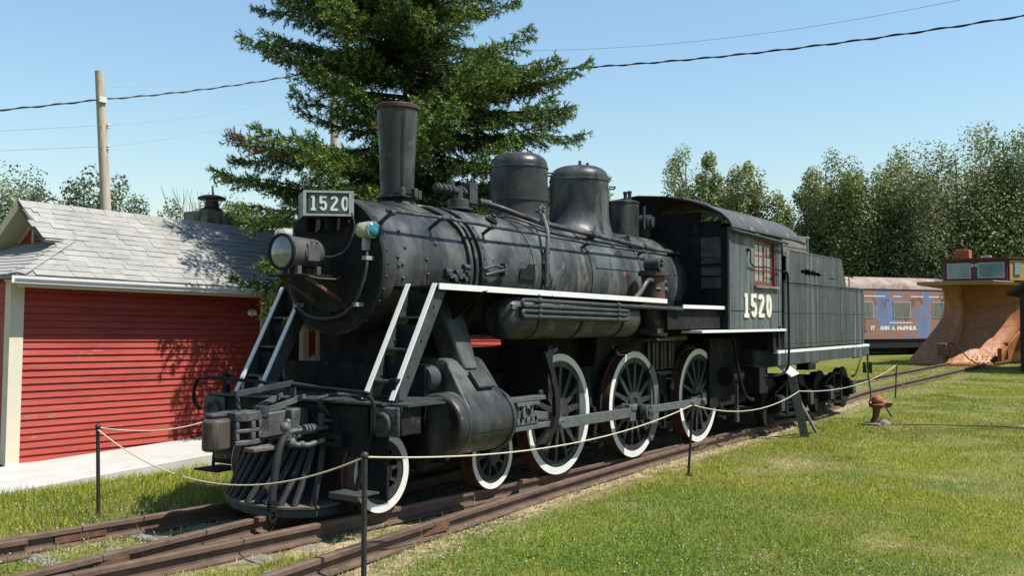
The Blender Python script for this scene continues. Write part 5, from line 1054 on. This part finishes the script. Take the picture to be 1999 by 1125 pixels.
MB().prism([(38.55, 1.85), (38.55, -1.0), (39.35, -1.68), (42.1, -1.68), (42.1, 1.85)], (0, 0, 4.88), X, Y, (0, 0, .07)).build('cab_roof', 'plowcab', pw)
for y0, y1 in ((.60, 1.50), (-.80, .20)):
    f = MB().box(38.655, 38.70, y0-.06, y1+.06, 4.02, 4.74).build('window_frame', 'silver', cbp); MB().box(38.64, 38.652, y0, y1, 4.08, 4.68).build('window_pane', 'glasspale', cbp)
MB().prism([(0, 0), (.78, 0), (.78, .92), (0, .92)], (38.78, -1.04, 3.90), (.76, -.65, 0), Z, (-.02, -.03, 0)).build('side_panel', 'plowyel', cbp)
MB().prism([(.22, .25), (.56, .25), (.56, .80), (.22, .80)], (38.755, -1.08, 3.90), (.76, -.65, 0), Z, (-.02, -.03, 0)).build('side_window', 'glasspale', cbp)
for y in (.32, .50): MB().lathe((38.62, y-.02, 4.62), X, [(-.02, 0), (-.01, .06), (.0, .085), (.08, .085)], 16, False).build('cab_lamp', 'silver', cbp)
MB().box(39.4, 40.2, .72, 1.32, 4.95, 5.42).build('roof_box', 'orange', pw, .02)
MB().box(39.0, 39.3, -.25, .1, 4.95, 5.08).build('roof_vent', 'silver', pw, .02)

# ================================================================ PASSENGER COACH
ca = at(1640, 696, z=.0); cbb = at(1850, 692, z=.0); cu = (cbb-ca); cu.z = 0; cu.normalize(); cn = Vector((cu.y, -cu.x, 0)); cn = cn if cn.x < 0 else -cn
def atc(u, v):
    d = _F+_R*((u-PW/2)/FPX)-_U*((v-PH/2)/FPX); t = (ca-CAM).dot(cn)/d.dot(cn); p = CAM+d*t; return (p-ca).dot(cu), p.z
def Cc(a, b, c): p = ca+cu*a-cn*b; return (p.x, p.y, p.z+c)
co_ = thing('passenger_coach', 'old passenger coach with peeling blue paint and rusty brown roof behind the tender', 'railway coach', Cc(4, 1, 0))
z1 = atc(1750, 565)[1]; z0 = atc(1750, 662)[1]; CLEN = 20
body = MB(Cc).box(-3, CLEN, 0, 3, z0, z1).build('body', 'coach', co_)
arc = [(1.5-1.55*math.cos(t), z1+.78*math.sin(t)**.8) for t in np.linspace(0, math.pi, 16)]
MB(Cc).add([(a, b, c) for a in (-3, CLEN) for b, c in arc], [(i, i+1, 17+i, 16+i) for i in range(15)]+[tuple(range(16)), tuple(range(31, 15, -1))]).build('roof', 'coachroof', co_)
MB(Cc).box(-3, CLEN, -.02, .0, z1-.03, z1+.02).build('drip_rail', 'plowcab', co_)
MB(Cc).box(-2.8, CLEN, .1, 2.9, .45, z0-.01).build('underframe', 'under', co_)
for a_ in (-.5, 9, 16): MB(Cc).box(a_-1.1, a_+1.1, .3, 2.7, .05, .6).build('coach_truck', 'under', co_)
for ul, ur in ((1664, 1703), (1746, 1776), (1822, 1853), (1900, 1930)):
    a0, zb = atc(ul, 619); a1, zt = atc(ur, 591); zb = atc(1760, 619)[1]; zt = atc(1760, 591)[1]
    f = MB(Cc).box(a0-.07, a1+.07, -.025, .0, zb-.07, zt+.06).build('window', 'silver', co_); MB(Cc).box(a0, a1, -.035, -.026, zb, zt).build('pane', 'coachwin', f)
for ul, ur, v in ((1684, 1728, 578), (1743, 1760, 579), (1778, 1802, 579.5), (1813, 1840, 580), (1736, 1781, 630.5)):
    a0, zc = atc(ul, v); a1, _ = atc(ur, v); MB(Cc).box(a0, a1, -.006, .0, zc-.03, zc+.03).build('white_stripe', 'white', co_)
def letters(txt, u0, v0, px_h):
    a0, zc = atc(u0, v0); h = px_h/32.5
    cu_ = bpy.data.curves.new('lettering', 'FONT'); cu_.body = txt; cu_.size = h*1.42; cu_.extrude = .004; cu_.offset = .022
    o = bpy.data.objects.new('lettering', cu_); COL.objects.link(o); cu_.materials.append(M['white'])
    dg = bpy.context.evaluated_depsgraph_get(); me = bpy.data.meshes.new_from_object(o.evaluated_get(dg)); bpy.data.objects.remove(o)
    me.materials.clear(); me.materials.append(M['white'])
    Rm = Matrix((cu, Vector(Z), -cu.cross(Vector(Z)) if (-cu.cross(Vector(Z))).dot(cn) > 0 else cu.cross(Vector(Z)))).transposed().to_4x4()
    o = place('lettering', me, Cc(a0, -.008, zc), co_); o.rotation_euler = Rm.to_euler(); return o, me
for txt, u0, u1 in (('JT', 1700, 1709), ('ANN', 1718, 1737), ('A.', 1741, 1748.5), ('McPHLR', 1751, 1790)):
    o, me = letters(txt, u0, 644.5, 7.2); a0 = atc(u0, 644)[0]; a1 = atc(u1, 644)[0]
    xs_ = [v.co.x for v in me.vertices]; o.scale.x = (a1-a0)/(max(xs_)-min(xs_))

# ================================================================ DARK SHED AT THE RIGHT EDGE
sb_ = at(1993, 729, z=0.); sh = thing('dark_shed', 'dark brown shed corner with low eave at the right edge', 'shed', sb_)
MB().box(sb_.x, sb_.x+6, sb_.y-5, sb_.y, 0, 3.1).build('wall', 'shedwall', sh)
tipp = at(1963, 573, x=sb_.x-.25); pk = at(2010, 548, x=sb_.x-.25)
sl_ = (pk.z-tipp.z)/(tipp.y-pk.y)
MB().prism([(tipp.y, tipp.z-.08), (tipp.y, tipp.z+.06), (tipp.y-3, tipp.z+.06+3*sl_), (tipp.y-6, tipp.z+.06), (tipp.y-6, tipp.z-.08), (tipp.y-3, tipp.z-.08+3*sl_)], (sb_.x-.3, 0, 0), Y, Z, (6.6, 0, 0)).build('roof', 'shedroof', sh)

# ================================================================ TREES
def leafquads(P, Nrm, size, rng):
    n = len(P); r = rng.normal(size=(n, 3)); e = np.cross(Nrm, r); e /= np.linalg.norm(e, axis=1)[:, None]+1e-9; f = np.cross(Nrm, e); f /= np.linalg.norm(f, axis=1)[:, None]+1e-9
    s = size[:, None]; V = np.stack([P-e*s*.5, P+f*s*.32, P+e*s*.5, P-f*s*.32], 1).reshape(-1, 3); return V, np.arange(4*n).reshape(n, 4)
def broadleaf(u, vtop, dist, width, label, seed, nleaf=9000, base=(.070, .105, .032), low=.06, group='trees along the far side of the yard', leaf=.19, spread=1., open_=0.):
    rng = np.random.default_rng(seed); d = _F+_R*((u-PW/2)/FPX)-_U*((vtop-PH/2)/FPX); hz = math.hypot(d.x, d.y); top = CAM+d*(dist/hz)
    x, y, h = top.x, top.y, top.z; t = thing('poplar_tree', label, 'tree', (x, y, 0), group)
    m = MB().tube([(x, y, 0), (x+.1, y, h*.45), (x+.05, y+.1, h*.9)], [.22, .14, .03], 8)
    W = width/2; cl = []; nl = int(rng.integers(5, 8))
    for l in range(nl):
        a = 2*math.pi*l/nl+rng.uniform(-.5, .5); ro = 0 if l == 0 else W*rng.uniform(.35, .85); hf = 1. if l == 0 else rng.uniform(.78, .99)-.08*ro/W; k = int(12*spread)
        for i in range(k):
            f = low+(hf-low)*((i+.6)/k); g = f/hf; rr = ro*(.55+.45*min(1, g*2)) if g < .9 else ro
            c = np.array([x+rr*math.cos(a)+rng.normal()*W*.17, y+rr*math.sin(a)+rng.normal()*W*.17, h*f*.97]); s = max(.62, W*rng.uniform(.34, .56)*(1.10-.42*g**3))*rng.uniform(.8, 1.15); cl.append((c, s))
            if i % 2 == 0: m.tube([(x, y, h*max(.05, f-.2)), tuple((np.array([x, y, h*max(.05, f-.08)])+c)/2), tuple(c)], [.09, .06, .025], 5)
    nc = len(cl)
    m.build('trunk', 'greybark', t)
    P = []; N = []; C = []; per = nleaf//nc
    for c, s in cl:
        v = rng.normal(size=(per, 3)); v /= np.linalg.norm(v, axis=1)[:, None]; r = rng.uniform(.25+.3*open_, 1, per)**.75
        p = c+v*(r*s)[:, None]*np.array([1, 1, 1.35]); P.append(p); N.append(v*.6+rng.normal(size=(per, 3))*.6+np.array([0, 0, .3])); k = rng.uniform(.62, 1.30)
        C.append(np.array(base)*k*rng.uniform(.82, 1.20, per)[:, None]*np.array([1, 1, 1])+rng.uniform(0, .02, per)[:, None]*np.array([1, .9, .6]))
    P = np.concatenate(P); N = np.concatenate(N); N /= np.linalg.norm(N, axis=1)[:, None]; C = np.concatenate(C); P[:, 2] = np.maximum(P[:, 2], .1)
    sz = rng.uniform(.5, 1.4, len(P))*np.repeat(rng.uniform(.7, 1.3, nc), per)*leaf; V, F = leafquads(P, N, sz, rng)
    npmesh('crown', V, F, np.repeat(C, 4, 0), 'leaf', t, (x, y, h*.5)); return t
RT_ = [(1340, 275, 74, 4.4, 'slender pale topped poplar left of the group above the cab roof'), (1380, 296, 73, 4.6, 'dense poplar second from the left above the cab roof'), (1428, 318, 74, 4.6, 'low poplar in the middle of the group above the cab roof'), (1474, 305, 73, 4.4, 'broad poplar right of the group above the cab roof'),
 (1530, 392, 72, 3.6, 'lowest poplar under the gap of sky above the tender'), (1583, 325, 78, 4.2, 'narrow poplar just right of the gap of sky'), (1614, 290, 74, 4.8, 'tall poplar with twin tips above the tender bunker'), (1665, 330, 72, 6.2, 'rounded poplar above the rear of the tender'),
 (1712, 325, 76, 5.4, 'poplar above the left end of the coach'), (1762, 290, 73, 6.2, 'feathery topped poplar above the coach'), (1812, 318, 75, 5.7, 'poplar just left of the tallest trees above the plow'), (1868, 258, 70, 7.6, 'tall broad poplar above the lookout cab of the plow'),
 (1915, 246, 72, 7.0, 'tallest poplar at the right above the plow cab'), (1968, 260, 70, 7.6, 'tall poplar at the right edge above the dark shed'), (2030, 262, 71, 7.6, 'tall poplar half cut by the right edge'),
 (1640, 400, 78, 6.8, 'low bushy poplar in front behind the tender'), (1745, 420, 76, 7.0, 'low bushy poplar behind the coach roof'), (1560, 440, 76, 6.2, 'low bushy poplar behind the tender bunker'), (1835, 410, 76, 6.8, 'low bushy poplar left behind the plow'), (1940, 390, 75, 7.3, 'low bushy poplar right behind the plow'), (1420, 410, 78, 7.3, 'low bushy poplar directly above the cab roof')]
for i, (u, v, d, wd, lb) in enumerate(RT_): broadleaf(u, v, d, wd, lb, 100+i, 24000 if v < 380 else 15000, base=[(.165, .195, .068), (.145, .182, .060), (.175, .200, .088)][i % 3], low=.03)
LT_ = [(5, 338, 58, 6.0, 'leafy tree at the left edge above the roof hip'), (66, 340, 60, 4.8, 'rounded leafy tree above the left end of the roof', ), (165, 333, 56, 3.9, 'open leafy tree just left of the utility pole'), (228, 338, 58, 3.9, 'open leafy tree just right of the utility pole'), (262, 385, 57, 3.6, 'small leafy tree between the pole and the chimney'), (345, 388, 60, 3.3, 'small sparse tree left of the chimney'), (425, 386, 58, 3.6, 'sparse leafy tree right of the chimney'), (468, 378, 60, 3.9, 'sparse leafy tree behind the lowest spruce branches')]
for i, (u, v, d, wd, lb) in enumerate(LT_): broadleaf(u, v, d, wd, lb, 300+i, 9000 if i > 1 else 14000, base=(.125, .16, .085), group='trees behind the red building', low=.1, leaf=.18, open_=.6 if i > 1 else .2)
# bare dead tree right of the chimney
dp_ = at(418, 412, y=34); dt = thing('dead_tree', 'bare forked dead tree behind the roof beside the chimney', 'tree', (dp_.x, dp_.y, 0))
MB().tube([(dp_.x, dp_.y, 0), (dp_.x-.05, dp_.y, dp_.z-.6), (dp_.x-.02, dp_.y, dp_.z+.3), (dp_.x-.12, dp_.y, dp_.z+1.3)], [.16, .11, .09, .05], 7).tube([(dp_.x, dp_.y, dp_.z-.3), (dp_.x+.35, dp_.y, dp_.z+.4), (dp_.x+.6, dp_.y, dp_.z+.65)], [.06, .045, .02], 6).build('trunk', 'bark', dt)
rng = np.random.default_rng(5); m = MB()
for i in range(26):
    a = at(330+rng.uniform(0, 70), 430, y=36); L_ = rng.uniform(1.2, 2.6); m.tube([(a.x, a.y, a.z-2), (a.x+rng.normal()*.2, a.y, a.z), (a.x+rng.normal()*.5, a.y, a.z+L_*.7)], [.03, .02, .006], 4)
tw = m.build('twigs', 'greybark', None, kind='stuff'); tag(tw, 'thin bare twigs sticking up behind the chimney', 'twigs')

# ---- the big spruce
def spruce(x0, y0, H):
    t = thing('spruce_tree', 'tall dark green spruce towering behind the smokestack', 'tree', (x0, y0, 0)); rng = np.random.default_rng(21)
    m = MB().tube([(x0, y0, 0), (x0+.05, y0, H*.4), (x0, y0, H)], [.24, .16, .02], 12)
    P0 = []; DD = []; LL = []; CC = []; ND = []
    z = 2.75
    while z < H-.3:
        hi = z > 9.6; nb = rng.integers(6, 9) if not hi else 5
        for b in range(nb):
            az = rng.uniform(0, 2*math.pi); f = (z-1.7)/(H-1.7); L = (3.80*(1-f)**.74)*rng.uniform(.70, 1.14)
            if z < 2.6: L *= .85
            if L < .25: continue
            d = np.array([math.cos(az), math.sin(az), 0]); s_ = np.array([-d[1], d[0], 0]); zz0 = z+rng.uniform(-.12, .12)
            h1 = (-.34+.62*f)+rng.normal()*.07; h2 = .22+.05*rng.normal()
            cen = lambda q: np.array([x0, y0, zz0])+d*(L*q)+np.array([0, 0, L*(h1*q+h2*q*q)])+s_*(.12*L*math.sin(q*2.3+b))*.5
            m.tube([tuple(cen(q)) for q in (0, .3, .6, .9)], [.035*L/3+.012, .026*L/3+.008, .016, .006], 5)
            step = .135 if not hi else .20; q = .12; dead = rng.random() < .05
            while q < 1.0:
                c = cen(q); tan = cen(min(1, q+.02))-c; tan /= np.linalg.norm(tan)
                for sd in (-1, 1, 0, 2):
                    if sd == 2 and rng.random() < .5: continue
                    ang = rng.uniform(.70, 1.05)
                    if sd in (-1, 1): dr = tan*math.cos(ang)+s_*sd*math.sin(ang)+np.array([0, 0, rng.normal()*.22-.30]); tl = (.14+.62*(1-q)**.5*min(1, q*2.6+.30))*rng.uniform(.6, 1.15)*min(1.25, L/2.8)
                    elif sd == 0: dr = tan*.5+s_*rng.normal()*.4+np.array([0, 0, -.75]); tl = rng.uniform(.12, .34)*(1.15-.6*q)
                    else: dr = tan*.8+s_*rng.normal()*.35+np.array([0, 0, .45]); tl = rng.uniform(.08, .2)
                    dr /= np.linalg.norm(dr)
                    P0.append(c); DD.append(dr); LL.append(tl); CC.append((q, rng.uniform(.7, 1.3), dead and rng.random() < .7)); ND.append(hi)
                q += step/L
            P0.append(cen(.93)); e = cen(1.04)-cen(.93); LL.append(np.linalg.norm(e)); DD.append(e/np.linalg.norm(e)); CC.append((1, 1.2, False)); ND.append(hi)
        z += .235 if not hi else .30
    m.build('trunk', 'sprucebark', t)
    P0 = np.array(P0); DD = np.array(DD); LL = np.array(LL); CQ = np.array([(a, b, c) for a, b, c in CC], float); ND = np.array(ND)
    ns = np.where(ND, 0, np.ceil((LL-.10)/.10)).clip(0).astype(int); ti = np.repeat(np.arange(len(ns)), ns); kk = .07+.10*np.concatenate([np.arange(k) for k in ns]); ti = np.repeat(ti, 2); kk = np.repeat(kk, 2); n2 = len(ti)
    e = np.cross(DD[ti[::2]], rng.normal(size=(n2//2, 3))); e /= np.linalg.norm(e, axis=1)[:, None]+1e-9; e = np.repeat(e, 2, 0)*np.tile([1, -1], n2//2)[:, None]
    d2 = DD[ti]*.66+e*.66+np.array([0, 0, -.12]); d2 /= np.linalg.norm(d2, axis=1)[:, None]; fr_ = kk/LL[ti]
    q2 = np.c_[np.minimum(1, CQ[ti, 0]+.25*fr_+.05), rng.uniform(.7, 1.3, n2), CQ[ti, 2]]
    P0 = np.r_[P0, P0[ti]+DD[ti]*kk[:, None]]; DD = np.r_[DD, d2]; LL = np.r_[LL, rng.uniform(.08, .17, n2)*(1-.4*fr_)]; CQ = np.r_[CQ, q2]; ND = np.r_[ND, np.zeros(n2, bool)]
    st = np.where(ND, .030, .0122); n = np.maximum(3, (LL/st)).astype(int); idx = np.repeat(np.arange(len(n)), n); N = len(idx)
    off = np.concatenate([np.arange(k) for k in n])/np.repeat(n, n); D = DD[idx]; B_ = P0[idx]+D*(off*LL[idx])[:, None]
    r = rng.normal(size=(N, 3)); r -= D*(r*D).sum(1)[:, None]; r /= np.linalg.norm(r, axis=1)[:, None]; r[:, 2] += .25
    nd = r*.72+D*.62; nd /= np.linalg.norm(nd, axis=1)[:, None]; ln = rng.uniform(.045, .078, N)*np.where(ND[idx], 2.0, 1); wd = np.where(ND[idx], .05, .0205)
    sd = np.cross(nd, rng.normal(size=(N, 3))); sd /= np.linalg.norm(sd, axis=1)[:, None]
    V = np.stack([B_-sd*wd[:, None]*.5, B_+sd*wd[:, None]*.5, B_+nd*ln[:, None]], 1).reshape(-1, 3); F = np.arange(3*N).reshape(N, 3)
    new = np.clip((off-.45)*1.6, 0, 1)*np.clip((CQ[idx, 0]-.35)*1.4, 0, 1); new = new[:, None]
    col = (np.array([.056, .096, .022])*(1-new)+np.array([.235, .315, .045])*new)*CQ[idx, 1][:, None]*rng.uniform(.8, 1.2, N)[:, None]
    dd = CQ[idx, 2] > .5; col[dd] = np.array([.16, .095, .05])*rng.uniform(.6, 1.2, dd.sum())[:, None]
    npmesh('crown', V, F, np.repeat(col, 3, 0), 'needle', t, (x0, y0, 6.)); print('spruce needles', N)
spruce(3.22, 4.30, 16.5)

# ================================================================ GRASS
def scatter(n, rmin, rmax, y0, y1, p=1.3):
    u = RNG.random(n); e = 2-p; r = (rmin**e+u*(rmax**e-rmin**e))**(1/e); a = RNG.uniform(YAW-R(y0), YAW+R(y1), n); return CAM.x+r*np.cos(a), CAM.y+r*np.sin(a), r
ydv = lambda x: np.polyval(co, np.minimum(x, 7.4))
def masks(x, y):
    d = ydv(x); onrail = (np.abs(np.abs(y)-.753) < .07) | (np.abs(y-d) < .07) & (x < 7.3) | (np.abs(y-d-1.506) < .07) & (x < 3.6)
    ramp = (x > -5.15) & (x < 1.7) & (y > 3.72+.06*(x+5.1)); bld = (y > 5.5) & (x > -3.6)
    return ~(onrail | ramp | bld)
def nearrail(x, y):
    d = ydv(x); return np.exp(-((y-d+.05)/.32)**2)*(x < 9)+np.exp(-((np.abs(y)-.85)/.3)**2)*.7
gxy = np.c_[GX.ravel(), GY.ravel()]; nr = np.clip(nearrail(gxy[:, 0], gxy[:, 1])*1.15+(vnoise(gxy[:, 0], gxy[:, 1], .8, 51)-.5)*.9+(np.abs(gxy[:, 1]) < .8)*(gxy[:, 0] > -4)*.5, 0, 1)*(np.abs(gxy[:, 1]) < 3)*(gxy[:, 0] < 16)*(gxy[:, 0] > -12)
gr.data.attributes['Col'].data.foreach_set('color', np.c_[nr, nr, nr, np.ones(len(nr))].astype(np.float32).ravel())
def blades(name, x, y, r, hgt, wid, col, mat, lean=.5):
    n = len(x); z = gz(x)+bumpz(x, y)-.014; a = RNG.uniform(0, 2*math.pi, n); l = RNG.uniform(.15, 1, n)*lean*hgt; b = RNG.uniform(0, 2*math.pi, n)
    ax, ay = np.cos(a)*wid*.5, np.sin(a)*wid*.5; dx, dy = np.cos(b)*l, np.sin(b)*l
    V = np.stack([np.c_[x-ax, y-ay, z], np.c_[x+ax, y+ay, z], np.c_[x+dx, y+dy, z+hgt]], 1).reshape(-1, 3)
    return npmesh(name, V, np.arange(3*n).reshape(n, 3), np.repeat(col, 3, 0), mat, None, (0, -4, 0), kind='stuff')
x, y, r = scatter(1150000, 3.6, 60, 40, 36, 1.45); k = masks(x, y)
under = (np.abs(y) < .95) & (x > -3.4) & (x < 12.5); k &= ~(under & (RNG.random(len(x)) < .93))
dry = np.clip(nearrail(x, y)*1.0+(vnoise(x, y, 1.3, 8)-.5)*.9+(vnoise(x, y, .45, 9)-.5)*.5+.26, 0, 1); between = (y > ydv(x)) & (y < .75) & (x < 8)
k &= ~((dry > .45) & (RNG.random(len(x)) < .55)); k &= ~((vnoise(x, y, .7, 13) > .80) & (RNG.random(len(x)) < .6)); k &= ~(between & (vnoise(x, y, .5, 17) < .42) & (RNG.random(len(x)) < .85))
x, y, r, dry = x[k], y[k], r[k], dry[k]; n = len(x)
lush = np.clip((y-.9)*2, 0, 1)*(x < 4); tall = vnoise(x, y, .6, 21)
hgt = RNG.uniform(.018, .044, n)*(.7+.7*tall)*(1+lush*1.2)*(1+r*.008); wid = .0052*(1+r*.09)*RNG.uniform(.7, 1.4, n)
gcol = np.array([.285, .305, .042])[None]*(.72+.55*vnoise(x, y, 2.2, 31))[:, None]; lc = np.array([.165, .255, .038])[None]; dc = np.array([.52, .44, .22])[None]
mx = np.clip((vnoise(x, y, 3.1, 33)-.52)*2.2, 0, 1)[:, None]; col = gcol*(1-mx)+lc*mx; dm = np.clip((dry-.28)*1.9, 0, .92)[:, None]*(RNG.random(n) < .8)[:, None]
col = col*(1-dm)+dc*dm; col *= RNG.uniform(.72, 1.28, n)[:, None]
g_ = blades('grass', x, y, r, hgt, wid, col, 'blade', .9); tag(g_, 'short mown green and yellowing grass of the lawn', 'grass'); print('grass', n)
# coarse weeds along the rails and under the ramp edge
x, y, r = scatter(16000, 4, 22, 38, 36, 1.2); d = ydv(x)
k = masks(x, y) & (((np.abs(y-d-.25) < .25) & (x < 7)) | ((np.abs(y-.2) < .7) & (x < -3.6)) | ((np.abs(y-d+.10) < .10) & (x < 7)) | ((y > .9) & (y < 3.8) & (x < 0)))
x, y, r = x[k], y[k], r[k]; n = len(x); c = np.where((RNG.random(n) < .35)[:, None], np.array([[.36, .30, .16]]), np.array([[.13, .20, .045]]))*RNG.uniform(.7, 1.25, n)[:, None]
w_ = blades('tall_weeds', x, y, r, RNG.uniform(.06, .17, n), np.full(n, .008), c, 'blade', .7); tag(w_, 'taller weeds and dry stalks growing beside the rails', 'weeds')
# broad clover leaves and white clover heads
def clover(n, seed):
    x, y, r = scatter(n, 3.8, 16, 38, 34, 1.2); pz_ = vnoise(x, y, .8, seed); k = masks(x, y) & (((y < ydv(x)-.1) & (x < -1.9+0*y) & (x > -6.2) & (pz_ > .40)) | ((y > .95) & (y < 3.7) & (x < -.5)) | ((x < -4) & (np.abs(y) < .6) & (pz_ > .3)) | (pz_ > .93)); return x[k], y[k], r[k]
x, y, r = clover(60000, 41); n = len(x); z = gz(x)+bumpz(x, y)+RNG.uniform(.005, .045, n); N_ = RNG.normal(size=(n, 3))*.45+np.array([0, 0, 1]); N_ /= np.linalg.norm(N_, axis=1)[:, None]
V, F = leafquads(np.c_[x, y, z], N_, RNG.uniform(.018, .034, n), RNG); cl = np.array([[.085, .165, .035]])*RNG.uniform(.65, 1.35, n)[:, None]
tag(npmesh('clover_leaves', V, F, np.repeat(cl, 4, 0), 'blade', None, (-4, -2, 0), kind='stuff'), 'low clover leaves spread through the grass', 'clover')
x, y, r = clover(3600, 41); m = MB()
for a_, b_ in list(zip(x, y))[:900]:
    zc = float(gz(a_)+bumpz(a_, b_))+random.uniform(.03, .065); m.ball((a_, b_, zc), random.uniform(.0045, .0085), 5, 3)
tag(m.build('clover_flowers', 'petal', None, kind='stuff'), 'small white clover flowers dotted over the grass', 'clover')
